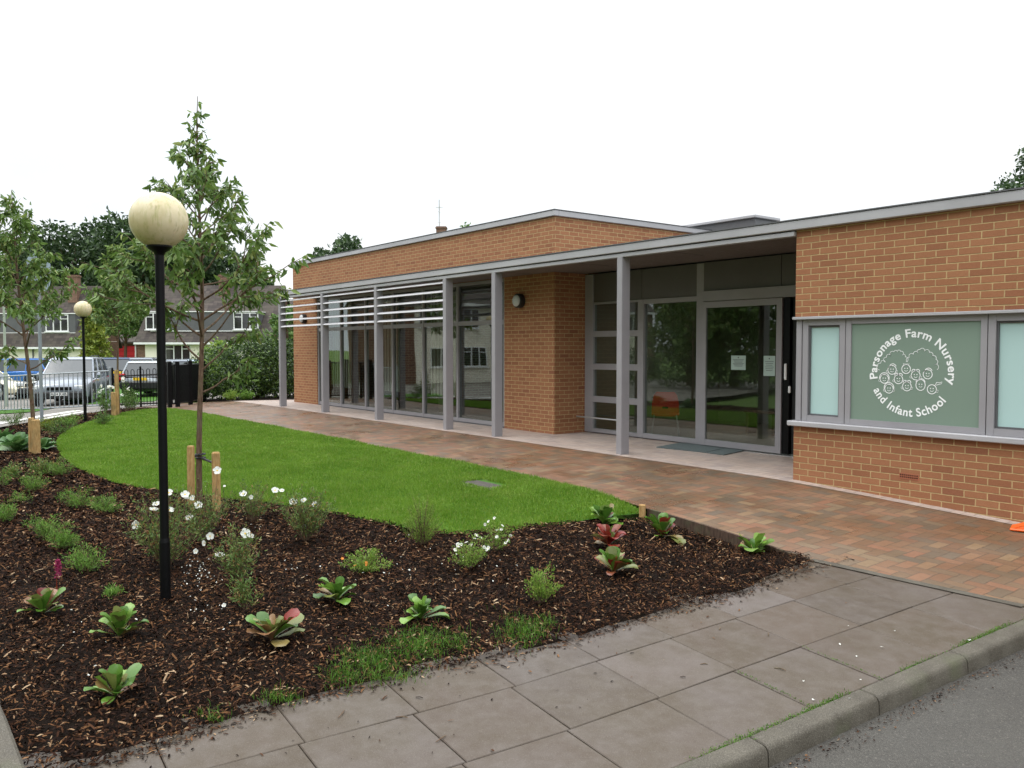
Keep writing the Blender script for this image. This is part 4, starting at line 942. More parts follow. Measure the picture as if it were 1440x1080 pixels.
clump(762,850,56,54,1500,LM,'upright lime green clump between the weedy grass and the olive leafy plant',leaf=.016,ratio=.6,seed=4,upright=.8)
clump(594,768,60,78,2600,M['lime'],'tall wispy green shrub standing at the lawn edge, centre',name='wispy_shrub',leaf=.018,ratio=.28,dome=1.3,seed=5,upright=.8,group='wispy shrubs')
for i,(x,y,w,h,l) in enumerate([(121,805,64,38,'bright feathery green tuft above the magenta flower spike'),(66,760,72,34,'feathery green tuft left of the bright one, two lobes'),(90,772,40,26,'small bright feathery tuft tucked against the two lobed tuft'),(112,715,62,30,'pale feathery tuft in the middle left of the bed'),(148,722,46,24,'low feathery tuft right of the pale middle one'),(46,692,44,28,'bright round feathery tuft below the hostas'),(30,708,34,18,'tiny feathery tuft just below the bright round one'),(5,735,44,30,'feathery tuft cut by the left frame edge, lower'),(3,685,30,26,'feathery tuft cut by the left frame edge, upper'),(85,670,40,26,'thin feathery tuft left of the lawn curve'),(158,838,22,8,'sparse sprig on the bark under the bright tuft')]):
    clump(x,y,w,h,1100 if w>35 else 320,FE,l,name='feathery_tuft',group='feathery tufts on the left of the bed',leaf=.032,ratio=.14,seed=20+i,upright=.55)
for i,(x,y,w,h,mt,l) in enumerate([(85,612,60,22,'mid','low green ground cover by the far lamp, left part'),(97,598,50,16,'feather','low yellowish ground cover in front of the gate'),(65,604,40,18,'golden','golden ground cover at the left of the far lamp'),(145,597,30,18,'mid','small green plant between far lamp and compact tree'),(20,600,40,30,'mid','spiky green plant behind the hostas'),(57,668,44,22,'cist','reddish brown sparse plant under the left edge tree'),(20,672,40,18,'cist','sparse brown green plant below the hostas'),(185,578,30,30,'mid','tall grassy plant right of the compact tree stake')]):
    clump(x,y,w,h,700,M[mt],l,name='ground_cover_plant',group='ground cover plants at the far left of the bed',leaf=.04,ratio=.3,seed=60+i,upright=.6)
# white flowered rock roses by the near lamp
def rockrose(px_,py_,wpx,hpx,n,fls,label,seed):
    rs=np.random.RandomState(seed); t=clump(px_,py_,wpx,hpx,n,M['cist'],label,name='rock_rose',group='white flowered rock roses',leaf=.03,ratio=.26,dome=.7,seed=seed,upright=.5,cat='shrub')
    p=np.array(t.location)
    for (fx,fy,r) in fls:
        d=ray(fx,fy); dep=np.dot(p-C,F); c=C+d*(dep/np.dot(d,F))+np.array([.79,-.61,0])*rs.uniform(-.08,.12)
        fm=MB(); flower(fm,c-p,r,rs,nrm=np.array([.6,-.35,.55])+rs.normal(0,.35,3)); fm.build('flower',[M['petal'],M['stamen']],t,fixn=False)
        sm_=MB(); q=c-p; sm_.tube([(q[0]*.75,q[1]*.75,max(.0,q[2]*.5)),(q[0]*.95,q[1]*.95,q[2]*.8),q],[.002,.0018,.0014],4); sm_.build('flower_stalk',M['bark'],t,fixn=False)
rockrose(232,800,110,110,2300,[(192,738,.036),(218,716,.034),(223,708,.032),(241,716,.038),(245,690,.030),(255,698,.034)],'large straggly rock rose around the near lamp pole with several white flowers',1)
rockrose(285,765,90,85,1500,[(263,697,.030),(267,702,.026),(276,712,.038),(268,727,.034),(305,662,.036),(315,684,.012)],'rock rose below the pair of stakes with white flowers among its twigs',2)
rockrose(335,825,70,90,1300,[(311,780,.036),(292,756,.028),(290,762,.022),(345,750,.038),(279,773,.02),(350,757,.018)],'thin rock rose left of centre with open white flowers low down',3)
rockrose(358,735,80,60,1100,[(347,692,.036),(353,699,.022),(388,689,.036),(395,691,.026)],'low rock rose right of the tree stakes against the lawn',4)
rockrose(430,762,84,80,2300,[(411,707,.036),(426,705,.030),(440,712,.034),(428,741,.026)],'rock rose right of the tree with four white flowers at the lawn edge',5)
rockrose(345,858,44,50,500,[(322,845,.014)],'sparse rock rose sprawling over the bark below the others',6)
# white roses by the gate
clump(148,585,46,44,500,M['mid'],'white flowered bush in front of the grey gate',name='flowering_bush',group='white flowered bushes by the gate',leaf=.06,ratio=.4,fl=M['petal'],nfl=8,flr=.05,seed=90,cat='shrub')
clump(178,580,40,42,500,M['mid'],'white flowered bush in front of the black railings',name='flowering_bush',group='white flowered bushes by the gate',leaf=.06,ratio=.4,fl=M['petal'],nfl=7,flr=.05,seed=91,cat='shrub')
# magenta plume
p=at(80,838,BG); t=thing('flower_spike',tuple(p),'magenta flower spike on a red stalk rising from a leafy plant','flower'); mb=MB(); mb.tube([(0,0,0),(.005,0,.12),(.0,.01,.2)],[.004,.003,.002],6); mb.build('stalk',M['rred'],t)
rs=np.random.RandomState(4); n=150; s=rs.rand(n); a=rs.uniform(0,6.28,n); r=.026*(1-s*.6)*rs.rand(n)**.5; P=np.stack([r*np.cos(a),r*np.sin(a)+.01,.14+.12*s],1)+p; D=unit(rs.normal(0,1,(n,3))); V,Fq=leafverts(P,D,unit(np.cross(D,rs.normal(0,1,(n,3)))),np.full(n,.016),np.full(n,.012)); npmesh('florets',V,Fq,M['magenta'],t)
# ================================================================ FOLIAGE MASSES
def lobed(center,lobes,n,leaf,seed,shell=.55,ratio=.5):
    """leaf quads spread through a set of ellipsoid lobes (cx,cy,cz,rx,ry,rz)"""
    rs=np.random.RandomState(seed); lob=np.array(lobes,float); vol=lob[:,3]*lob[:,4]*lob[:,5]; pr=vol**.75; pr/=pr.sum(); k=rs.choice(len(lob),n,p=pr); q=lob[k]
    dr=unit(rs.normal(0,1,(n,3))); rr=(shell+(1.06-shell)*rs.rand(n))**.9; bump=1+.13*np.sin(dr[:,0]*9+k)*np.sin(dr[:,1]*8+k*2)*np.sin(dr[:,2]*7)
    P=q[:,:3]+dr*q[:,3:]*(rr*bump)[:,None]+rs.normal(0,leaf*.4,(n,3))+np.array(center); D=unit(rs.normal(0,1,(n,3))+dr*.5+np.array([0,0,-.2])); Nn=unit(np.cross(D,rs.normal(0,1,(n,3)))); L=leaf*rs.uniform(.55,1.4,n)
    return leafverts(P,D,Nn,L,L*ratio)
def big_tree(x,depth,top,wpx,label,mat,seed,n=5200,leaf=.5,name='tree',group='mature trees behind the houses',base=.22,conif=False,nl=15,loc=None):
    rs=np.random.RandomState(seed)
    if loc is None:
        d=ray(x,490); d=d/np.dot(d,F); p=C+d*depth; g=float(G(p[0],p[1])); p[2]=g
    else: p=np.array([loc[0],loc[1],float(G(loc[0],loc[1]))])
    H=(490-top)/1173*depth+1.58-p[2]; W=wpx/2/1173*depth
    t=thing(name,tuple(p),label,'tree',group)
    mb=MB(); mb.tube([(0,0,-.3),(.1,0,H*.3),(.0,.1,H*.6),(0,0,H*.85)],[H*.028,H*.02,H*.012,.03],9)
    lobes=[]
    for k in range(nl):
        a=k*2.4; s=(k+.5)/nl; zz=H*(base+(.92-base)*s); wr=W*(math.sqrt(max(.05,1-((zz/H-.55)/.45)**2)) if not conif else (1-s)*.9+.08)
        rr=wr*rs.uniform(.35,.85); rz=H*(.93-base)/nl*rs.uniform(1.6,2.6); q=(math.cos(a)*rr,math.sin(a)*rr,zz,W*rs.uniform(.28,.46)*(1-.15*s),W*rs.uniform(.28,.46)*(1-.15*s),min(rz,W*.36)); lobes.append(q)
        mb.tube([(0,0,zz*.7),(q[0]*.5,q[1]*.5,zz*.88),(q[0],q[1],zz)],[H*.008,H*.005,.02],6)
    m=max(q[2]+q[5] for q in lobes); 
    for i,q in enumerate(lobes): lobes[i]=(q[0],q[1],q[2]*H/m if q[2]>H*.5 else q[2],q[3],q[4],q[5])
    mb.build('trunk',M['bark'],t,smooth=True); V,Fq=lobed(p,lobes,n,leaf,seed); npmesh('crown',V,Fq,M[mat],t); return t
for (x,dep,top,w,l,mt,cf) in [(-30,84,345,130,'dark broad tree behind the left house, cut by the left frame edge','dark',False),(32,90,338,95,'dark tree behind the leaning young tree','dark',False),(108,86,312,120,'large dark rounded tree between the leaning young tree and the compact one','dark',False),(165,92,352,60,'narrow dark tree between two taller crowns','dark',False),(196,84,303,105,'tallest dark tree directly behind the near globe','dark',False),(250,88,335,100,'dark tree right of the near globe behind the red garage','dark',False),(305,92,352,90,'dark tree behind the tallest young tree','dark',False),(352,90,392,60,'low dark tree at the right end of the house roofs','dark',False)]:
    big_tree(x,dep,top,w*1.45,l,mt,int(x)+77,n=12000,leaf=.5,nl=20,base=.15)
big_tree(484,58,331,86,'treetop showing above the left part of the school roof','dark',201,n=5200,leaf=.34,group='trees behind the school')
big_tree(446,66,350,40,'small treetop left of the other one above the school roof','dark',205,n=2400,leaf=.34,group='trees behind the school')
big_tree(652,70,317,44,'tiny treetop peeping over the school roof beside the chimney','mid',202,n=2200,leaf=.3,group='trees behind the school')
big_tree(1490,42,188,215,'dark treetop above the roof at the right edge','dark',203,n=15000,leaf=.26,group='trees behind the school',nl=22)
big_tree(132,50,425,56,'golden green conifer beside the left house','golden',204,n=4200,leaf=.22,name='conifer_tree',conif=True,base=.05,group='garden trees between the houses')
big_tree(176,64,420,64,'small green garden tree above the red garage','mid',206,n=2600,leaf=.25,base=.52,group='garden trees between the houses')
big_tree(402,46,432,44,'small garden tree just left of the first column','mid',207,n=3600,leaf=.2,base=.1,group='garden trees between the houses')
# trees and hedge outside the frame to the left (seen mirrored in the glazing), and behind the camera, added to block low sky
for (X,Y,tp,w,l,s) in [(-4,-13,80,300,'unseen tall tree added behind the camera to block low sky, left',306),(4,-14,60,320,'unseen tall tree added behind the camera to block low sky, middle',307),(12,-12,80,300,'unseen tall tree added behind the camera to block low sky, right',308),(-24,-10,180,230,'tree beside the drive on the left',301),(-31,-15,160,240,'broad tree farther along the drive on the left',302),(-17,-14,110,280,'large tree left of the lawn',303),(-38,-24,270,200,'tree at the end of the drive',304),(-11,-13,110,260,'large tree nearest to the road on the left',305)]:
    dd=30.; big_tree(0,dd,tp,w,l,'mid' if s%2 else 'cherry',s,n=7000,leaf=.32,group='trees along the drive',loc=(X,Y),base=.18)  # most drive trees also made taller to darken the wall under the canopy
hg=thing('hedge',(-22,-7,float(G(-22,-7))),'green hedge along the drive outside the left frame edge','hedge')
V,Fq=lobed((-22,-7,float(G(-22,-7))),[(k*1.6-9,-k*.35+math.sin(k)*.3,.9,1.3,.9,.95+.15*math.sin(k*2)) for k in range(12)],16000,.13,9); npmesh('foliage',V,Fq,M['hedge'],hg)
# big evergreen shrub at the end of the school
p=np.array([-27.3,9.9,-.06]); sh=thing('evergreen_shrub',tuple(p),'big rounded evergreen shrub between black railings and school','shrub')
LB=[(0,-.9,.85,1.0,1.05,.85),(0,.2,1.1,1.1,1.1,.92),(-.3,1.3,1.0,1.2,1.2,.95),(.5,-.4,.55,.8,.9,.55),(.6,.9,.7,.8,1.0,.7),(-.1,2.5,1.05,1.2,1.3,.95),(-.2,-1.55,.5,.6,.6,.5),(.1,.6,1.55,.7,.8,.45)]
V,Fq=lobed(p,LB,26000,.085,21,shell=.62); npmesh('foliage',V,Fq,M['hedge'],sh)
mb=MB()
for k in range(9): a=k*.7; mb.tube([(math.cos(a)*.1,math.sin(a)*.2,-.1),(math.cos(a)*.4,math.sin(a)*.7+.3,.6),(math.cos(a)*.6,math.sin(a)*1.1+.4,1.2)],[.04,.03,.01],6)
mb.build('stems',M['bark'],sh)
for i,(x,y,w,h,mt,l) in enumerate([(325,563,26,14,'lime','small pale plant at the foot of the big shrub, left of three'),(345,562,26,14,'feather','small pale plant at the foot of the big shrub, middle of three'),(370,560,34,26,'lime','pale leafy plant at the foot of the big shrub, right of three'),(387,552,26,30,'lime','bright leafy plant beside the first column'),(404,556,18,24,'hedge','green plant seen behind the first column')]):
    clump(x,y,w,h,900,M[mt],l,name='border_plant',group='plants at the foot of the big shrub',leaf=.05,ratio=.45,seed=120+i)
sheet('shrub_border',[(-29,8.2),(-26.2,8.35),(-25.3,9.4),(-24.4,11.2),(-23.9,16),(-31,16)],lambda x,y:G(x,y)+.02,M['soil'],.6)
d=ray(310,495); d=d/np.dot(d,F); p=C+d*36; big_tree(306,34,478,52,'pale variegated bush in front of the cream house wall','lime',210,n=2600,leaf=.14,name='variegated_bush',base=.1,group=None,nl=10)
# ================================================================ HOUSES
def house(name,loc,rz,W,label,gap_left=True,win=((.9,2.3),(6.8,8.4)),gwin=(3.6,1.9),zg=2.6,rh=6.9,cat='house',chim=5.2,dormer=True,upper=False,D=8.):
    t=thing(name,loc,label,cat,'cream chalet houses' if dormer else 'terraced houses',rz)
    mb=MB(); mb.box(0,W,0,D,-.5,zg)
    if dormer or upper: mb.add([(0,0,zg),(0,D,zg),(0,D/2,rh-.1),(W,0,zg),(W,D,zg),(W,D/2,rh-.1)],[(0,1,2),(3,5,4)],1)
    mb.build('wall',[M['cream'],M['brickdark']],t)
    mb=MB(); mb.box(-.012,.5,-.012,D+.01,-.5,zg-.03); mb.box(W-.4,W+.012,-.012,D+.01,-.5,zg-.03); mb.build('brick_quoin',M['brickdark'],t)
    o_=.35; th_=.12; sl_=(rh-zg)/(D/2); mb=MB()
    z0=zg-o_*sl_
    mb.loft([[(x,-o_,z0),(x,D/2,rh),(x,D+o_,z0),(x,D+o_,z0+th_),(x,D/2,rh+th_),(x,-o_,z0+th_)] for x in (-.15,W+.15)])
    R=mb.build('roof',M['tiles'],t)
    mb=MB(); mb.box(-.15,W+.15,-o_-.10,-o_,z0-.05,z0+.10); mb.build('gutter',M['white'],t)
    mb=MB(); mb.box(chim-.35,chim+.35,D/2-.9,D/2-.3,rh-1.2,rh+.9); mb.box(chim-.4,chim+.4,D/2-.95,D/2-.25,rh+.75,rh+.85); c_=mb.build('chimney',M['brickdark'],R)
    def window(x0,x1,z0,z1,y,par,nl=3,sill=True,trans=.28):
        mb=MB(); w=.07; mb.box(x0,x1,y-.04,y+.03,z0,z0+w); mb.box(x0,x1,y-.04,y+.03,z1-w,z1)
        for k in range(nl+1):
            x=x0+(x1-x0-w)*k/nl; mb.box(x,x+w,y-.042,y+.03,z0+w+.001,z1-w-.001)
        for k in range(nl):
            if k!=nl//2 or nl==1: xa=x0+(x1-x0-w)*k/nl; xb=x0+(x1-x0-w)*(k+1)/nl; mb.box(xa+w,xb,y-.04,y+.03,z1-w-trans,z1-w-trans+.05)
        if sill: mb.box(x0-.06,x1+.06,y-.12,y+.03,z0-.07,z0-.002)
        f_=mb.build('window',M['white'],par)
        for k in range(nl):
            xa=x0+(x1-x0-w)*k/nl+w; xb=x0+(x1-x0-w)*(k+1)/nl; mb=MB(); mb.box(xa,xb,y,y+.01,z0+w,z1-w); mb.build('pane',M['housewin'],f_)
        return f_
    if dormer:
        zd0,zd1=zg+.62,zg+2.0; yd=.32
        mb=MB(); mb.box(.8,W-.9,yd,D/2,zd0,zd1); mb.build('dormer',M['cladding'],t)
        mb=MB(); mb.box(.7,W-.8,yd-.08,D/2,zd1+.002,zd1+.07); mb.box(.8,W-.9,yd-.03,yd-.002,zd0-.06,zd0); mb.build('dormer_trim',M['white'],t)
        for a,b in win: window(a,b,zd0+.08,zd1-.04,yd-.005,t,3)
    if upper:
        for a in (1.2,4.6,7.6):
            window(a,a+1.3,3.4,4.6,-.01,t,2)
    window(gwin[0],gwin[0]+gwin[1],.95,2.2,-.01,t,3)
    if not dormer:
        window(6.6,8.2,.95,2.2,-.01,t,2)
        mb=MB(); mb.box(2.0,2.95,-.03,.02,0,2.1); dr=mb.build('door',M['white'],t)
        mb=MB(); mb.box(2.3,2.65,-.04,-.031,1.2,1.8); mb.build('door_pane',M['housewin'],dr)
    mb=MB(); mb.box(-.09+W*.62,-.02+W*.62,-.09,-.015,-.3,zg-.2); mb.build('drainpipe',M['cladding'],t)
    return t
rzH=math.atan2(Rv[1],Rv[0])
fw=np.array([F[0],F[1],0]); fw/=np.linalg.norm(fw)
def hloc(x,dep):
    p=C*np.array([1,1,0])+fw*dep+Rv*((x-720)/1173*dep); p[2]=float(G(p[0],p[1])); return tuple(p)
house('chalet_house',hloc(195,62),rzH,9.75,'cream chalet house with dark dormer band right of the red garage',win=((.45,2.15),(7.0,8.85)),gwin=(2.0,1.9),zg=2.62,rh=6.75,chim=5.3)
house('chalet_house',hloc(-70,62),rzH,10.1,'cream chalet house with dark dormer band at the left frame edge',win=((.9,2.4),(7.0,8.7)),gwin=(7.3,1.6),zg=2.62,rh=6.75,chim=8.3,D=5.2)
house('chalet_house',hloc(392,70),rzH,9.,'house with dark tiled roof seen behind the first column',zg=2.6,rh=6.,chim=6.)
# red garage between
t=thing('garage',hloc(140,72),'red doored garage with low tiled roof between the two houses','garage'); t.rotation_euler=(0,0,rzH)
mb=MB(); mb.box(0,3.35,.0,5.5,-.3,2.45); mb.build('wall',M['brickdark'],t)
mb=MB(); mb.loft([[(x,-.3,2.35),(x,5.8,3.6),(x,5.8,3.75),(x,-.3,2.5)] for x in (-.4,3.6)]); mb.build('roof',M['tiles'],t)
mb=MB(); mb.box(.95,3.1,-.06,-.003,-.02,2.12); dr=mb.build('garage_door',M['red'],t)
mb=MB(); 
for k in range(1,5): mb.box(.97,3.08,-.066,-.061,k*.42,k*.42+.02)
mb.build('panel_rib',M['black'],dr)
mb=MB(); mb.box(.86,.945,-.08,0,-.02,2.2); mb.box(3.105,3.19,-.08,0,-.02,2.2); mb.build('door_frame',M['white'],t)
# house behind school with aerial
ph=hloc(560,56); t2=house('chalet_house',ph,rzH,9.,'house behind the school of which only the brick chimney and aerial show',zg=5.,rh=8.6,chim=2.65,dormer=False,upper=True)
for o in [c for r in t2.children if r.name.startswith('roof') for c in r.children]:
    me=o.data
    for v in me.vertices:
        if v.co.z>9: v.co.z+=1.0
mb=MB(); cz=8.6+.9+1.0
mb.tube([(2.5,3.4,cz-.6),(2.5,3.4,cz+1.9)],.035,6)
mb.tube([(2.25,3.4,cz+1.35),(2.75,3.4,cz+1.4)],.014,5); mb.tube([(2.42,3.2,cz+1.05),(2.58,3.6,cz+1.05)],.012,5)
for k in range(7): mb.tube([(2.27+k*.07,3.22,cz+1.36),(2.27+k*.07,3.58,cz+1.36)],.01,4)
mb.tube([(2.38,3.4,cz+.3),(2.62,3.4,cz+.3)],.012,5)
mb.build('aerial',M['steel'],t2)
# terrace seen only in the reflections
for k,(X,Y) in enumerate([(-43,-15),(-45,-27)]):
    house('terraced_house',(X,Y,float(G(X,Y))),R_(90+15*k),9.6,['two storey cream house facing the drive, nearer to the gate','two storey cream house facing the drive, farther along'][k],zg=5.,rh=7.4,dormer=False,upper=True,gwin=(4.,1.8),chim=4.5)
# ================================================================ CARS
def car(loc,rz,L,W,H,paint,label,kind='hatch',bumper=None,plate='lamp_clear',rails=False,txt=None,rtxt=None):
    t=thing('parked_car',loc,label,'car','cars parked beyond the gate',rz)
    gc=.2; hb=H*.56; hw=W/2
    def sec(x,zb,zt,w,tuck=.82):
        return [(x,-w*.80,zb),(x,-w*.98,zb+.08),(x,-w,zb+(zt-zb)*.45),(x,-w*.97,zt-.10),(x,-w*.86,zt-.02),(x,0,zt+.015),(x,w*.86,zt-.02),(x,w*.97,zt-.10),(x,w,zb+(zt-zb)*.45),(x,w*.98,zb+.08),(x,w*.80,zb)]
    hood=H*.56 if kind=='suv' else H*.53; F_=L/2
    S=[(-F_,.42,hb*.8,.80),(-F_+.06,.30,hb*.95,.93),(-F_+.3,gc,hb+.03,.99),(-F_+1.2,gc,hb+.06,1.),(0,gc,hb+.03,1.),(F_-1.35,gc,hood+.05,1.),(F_-.7,gc,hood-.02,.98),(F_-.25,gc+.03,hood-.12,.92),(F_-.05,.30,hood-.2,.82),(F_,.36,hood-.28,.74)]
    mb=MB(); mb.loft([sec(x,zb,zt,w*hw) for x,zb,zt,w in S]); B=mb.build('body',paint,t,smooth=True)
    # cabin
    rear=-F_+(.12 if kind in('hatch','suv') else .7); tb=(-F_+.45 if kind in('hatch','suv') else -F_+1.2); tf=F_-2.05; bf=F_-1.25
    def cab(x,w,z): return (x,w,z)
    lo=hb+.0; up=H-.05
    gl=MB(); w0=hw*.92;w1=hw*.74
    gl.loft([[(rear,-w0,lo),(bf,-w0,lo),(bf,w0,lo),(rear,w0,lo)],[(tb,-w1,up),(tf,-w1,up),(tf,w1,up),(tb,w1,up)]]); gl.build('windows',M['darkglass'],t)
    rf=MB(); w2=w1*1.03
    rf.loft([[(tb-.05,-w2,up-.02),(tf+.05,-w2,up-.02),(tf+.05,w2,up-.02),(tb-.05,w2,up-.02)],[(tb,-w2*.97,H-.01),(tf-.05,-w2*.97,H-.01),(tf-.05,w2*.97,H-.01),(tb,w2*.97,H-.01)],[(tb+.2,-w2*.8,H+.015),(tf-.3,-w2*.8,H+.015),(tf-.3,w2*.8,H+.015),(tb+.2,w2*.8,H+.015)]])
    rf.build('roof',paint,t,smooth=True)
    mids=[(.0),(.33),(.66),(1.)]
    for s in (-1,1):
        for q in mids:
            xb=rear+(bf-rear)*q; xt=tb+(tf-tb)*q; pl=MB(); pl.tube([(xb,s*w0*1.005,lo-.02),(xt,s*w1*1.01,up)],.035 if q in(0.,1.) else .025,6); pl.build('pillar',paint,t)
    for s in (-1,1):
        mb=MB(); mb.lathe([(0,-.04),(.08,-.05),(.10,0),(.08,.05),(0,.06)],(bf-.25,s*(hw+.06),hb+.1),8,axis='y'); mb.build('wing_mirror',paint,t,smooth=True)
    for fx in (-F_+.78,F_-.85):
        for s in (-1,1):
            r=.32 if kind!='suv' else .35; y=s*(hw-.10)
            mb=MB(); mb.lathe([(r*.6,-.1),(r*.95,-.11),(r,-.07),(r,.07),(r*.95,.11),(r*.6,.1)],(fx,y,r),20,axis='y'); w_=mb.build('wheel',M['rubber'],t,smooth=True)
            mb=MB(); mb.lathe([(0,s*.11),(r*.2,s*.105),(r*.55,s*.10),(r*.63,s*.085)],(fx,y,r),16,axis='y'); mb.build('rim',M['chrome'],w_,smooth=True)
            mb=MB(); mb.lathe([(r*1.0,s*.015),(r*1.17,s*.02),(r*1.17,s*.118),(r*1.0,s*.112)],(fx,s*(hw-.11),r+.01),20,axis='y'); mb.build('wheel_arch',M['blackmatt'],t,smooth=True)
    bm=M[bumper] if bumper else M['blackmatt']
    mb=MB(); mb.box(-F_-.05,-F_+.25,-hw*.93,hw*.93,.30,.62 if bumper else .48,b=.05); mb.build('rear_bumper',bm,t,smooth=True)
    mb=MB(); mb.box(F_-.25,F_+.05,-hw*.86,hw*.86,.24,.50,b=.05); mb.build('front_bumper',bm,t,smooth=True)
    mb=MB(); mb.box(F_-.06,F_+.012,-hw*.42,hw*.42,.54,.66,b=.01); mb.build('grille',M['black'],t)
    for s in (-1,1):
        mb=MB(); y0,y1=sorted((s*hw*.48,s*hw*.84)); mb.box(F_-.22,F_-.02,y0,y1,.56,.72,b=.03); mb.build('headlight',M['lamp_clear'],t,smooth=True)
        mb=MB(); y0,y1=sorted((s*hw*.74,s*hw*.95)); mb.box(-F_-.01,-F_+.2,y0,y1,.66,.92,b=.02); mb.build('tail_light',M['lamp_red'],t,smooth=True)
    for sx_,mt,tt in ((F_+.055,'white',txt),(-F_-.055,'plate_y',rtxt)):
        mb=MB(); z0=.36 if sx_>0 else .66; mb.box(min(sx_,sx_-.012),max(sx_,sx_-.012),-.26,.26,z0,z0+.11); pl_=mb.build('number_plate',M[mt],t)
        if tt:
            V,Fq=text_mesh(tt,.11,.001); mb=MB(); sg=1 if sx_>0 else -1; mb.add([(sx_+sg*.008,sg*x,z0+.02+y) for x,y,z in V],Fq); mb.build('plate_lettering',M['black'],pl_,fixn=False)
    if rails:
        for s in (-1,1):
            mb=MB(); mb.tube([(tb+.1,s*w1*.85,H-.01),(tb+.25,s*w1*.85,H+.06),(tf-.35,s*w1*.85,H+.06),(tf-.2,s*w1*.85,H-.01)],.018,6); mb.build('roof_rail',M['black'],t)
    return t
silver=carpaint('silver_car_paint',(.20,.225,.26)); blue=carpaint('blue_car_paint',(.03,.16,.5)); dblue=carpaint('dark_blue_car_paint',(.025,.05,.12)); pale=carpaint('cream_car_paint',(.72,.66,.48)); grey=carpaint('grey_car_paint',(.33,.36,.38))
def cloc(x,dep,dz=0): p=hloc(x,dep); return (p[0],p[1],p[2]+.012+dz)
fa=math.atan2(fw[1],fw[0])
# heading angle = direction of the car's front
car(cloc(103,31),fa+math.pi+R_(16),4.4,1.85,1.66,silver,'silver estate car with roof rails facing the gate','suv',rails=True,txt='RJ04 KXB')
car(cloc(222,34.2),fa+R_(3),3.7,1.70,1.40,grey,'pale grey hatchback seen from behind with black bumper and yellow plate','hatch',bumper='blackmatt',rtxt='L418 YTF')
car(cloc(12,44),fa+math.pi/2+R_(12),4.3,1.75,1.48,blue,'bright blue car behind the pale cream car at the left edge','hatch')
car(cloc(-24,34),fa-math.pi/2,3.9,1.7,1.42,pale,'pale cream car cut by the left frame edge, seen through the gate bars','hatch')
car(cloc(150,43),fa+math.pi/2-R_(50),4.2,1.7,1.44,dblue,'dark blue car behind the silver estate near the red garage','suv')
car(cloc(205,44),fa+R_(12),4.1,1.70,1.42,silver,'silver car roof just above the grey hatchback','hatch')
car(cloc(246,41),fa+R_(20),3.9,1.65,1.36,silver,'silver car roof above the railings right of the near lamp pole','hatch')
car(cloc(281,42),fa-R_(10),4.0,1.65,1.36,carpaint('light_blue_car_paint',(.35,.45,.55)),'light blue car roof above the railings left of the tallest young tree trunk','hatch')
# ================================================================ GATE AND RAILINGS
def railing(name,pts,h,bar,step,mat,label,hoops=False,zb=.06,dense=False,post=.06):
    pts=[np.array(p,float) for p in pts]; c=pts[0]; t=thing(name,(c[0],c[1],float(G(*c))),label,'gate' if 'gate' in name else 'railings')
    rl=MB(); bars=[]; 
    for a,b in zip(pts[:-1],pts[1:]):
        L=np.linalg.norm(b-a); za,zb_=float(G(*a)),float(G(*b)); n=max(1,int(L/step))
        for zz in (zb+.04,h-.03 if not hoops else h-.18):
            rl=MB(); rl.tube([(a[0],a[1],za+zz),(b[0],b[1],zb_+zz)],.022,4); rl.build('rail',M[mat],t,world=True)
        for k in range(n+1):
            s=k/n; p=a+(b-a)*s; bars.append((p,za+(zb_-za)*s,(b-a)/L,L/n))
    mbs=MB(); many=len(bars)>100
    def flush():
        nonlocal mbs
        if not many: mbs.build('bar',M[mat],t,world=True); mbs=MB()
    for k,(p,z,d,st) in enumerate(bars):
        if hoops and k%2==0 and k+1<len(bars):
            q=p+d*st; n=6; arcp=[(p[0]+d[0]*st*(.5-.5*math.cos(a)),p[1]+d[1]*st*(.5-.5*math.cos(a)),z+h-.05+.05*math.sin(a)) for a in np.linspace(0,math.pi,n+1)]
            mbs.tube([(p[0],p[1],z+zb)]+arcp+[(q[0],q[1],z+zb)],bar,5); flush()
        elif not hoops: mbs.tube([(p[0],p[1],z+zb+.03),(p[0],p[1],z+h-.03)],bar,5); flush()
    if many: mbs.build('bars',M[mat],t,world=True)['kind']='stuff'
    for p in (pts if len(pts)>2 else [pts[0],pts[-1]]):
        z=float(G(*p)); mb=MB(); mb.box(p[0]-post/2,p[0]+post/2,p[1]-post/2,p[1]+post/2,z-.1,z+h+.08,b=.008); mb.build('post',M[mat],t,world=True)
    return t
g0=at(-60,582)[:2]; g1=at(58,579)[:2]; g2=at(156,574)[:2]
railing('metal_gate',[g0,(g0+g1)/2*1.,g1*.999],1.14,.014,.13,'fencegrey','grey metal barred gate at the left frame edge, left leaf',post=.07)
railing('metal_gate',[g1,g2],1.14,.014,.13,'fencegrey','grey metal barred gate in front of the silver estate car, right leaf',post=.07)
h0=at(159,574)[:2]; h1=at(238,571)[:2]
railing('hooped_railings',[h0,(h0+h1)/2,h1],1.12,.011,.10,'black','black hoop topped railings in front of the grey hatchback',hoops=True,post=.05)
r0=at(239,573)[:2]; r1=at(250,572)[:2]; r2=at(268,569)[:2]; r3=at(287,564)[:2]
railing('dense_railings',[r0,r1,r2,r3],1.22,.015,.06,'black','dense black railings between near lamp pole and tallest young tree trunk',hoops=False,post=.11)
railing('dense_railings',[at(236,568)[:2],at(262,563)[:2],at(292,560)[:2]],1.22,.019,.06,'black','second row of dense black railings behind the front row beside the big shrub',hoops=False,post=.09)
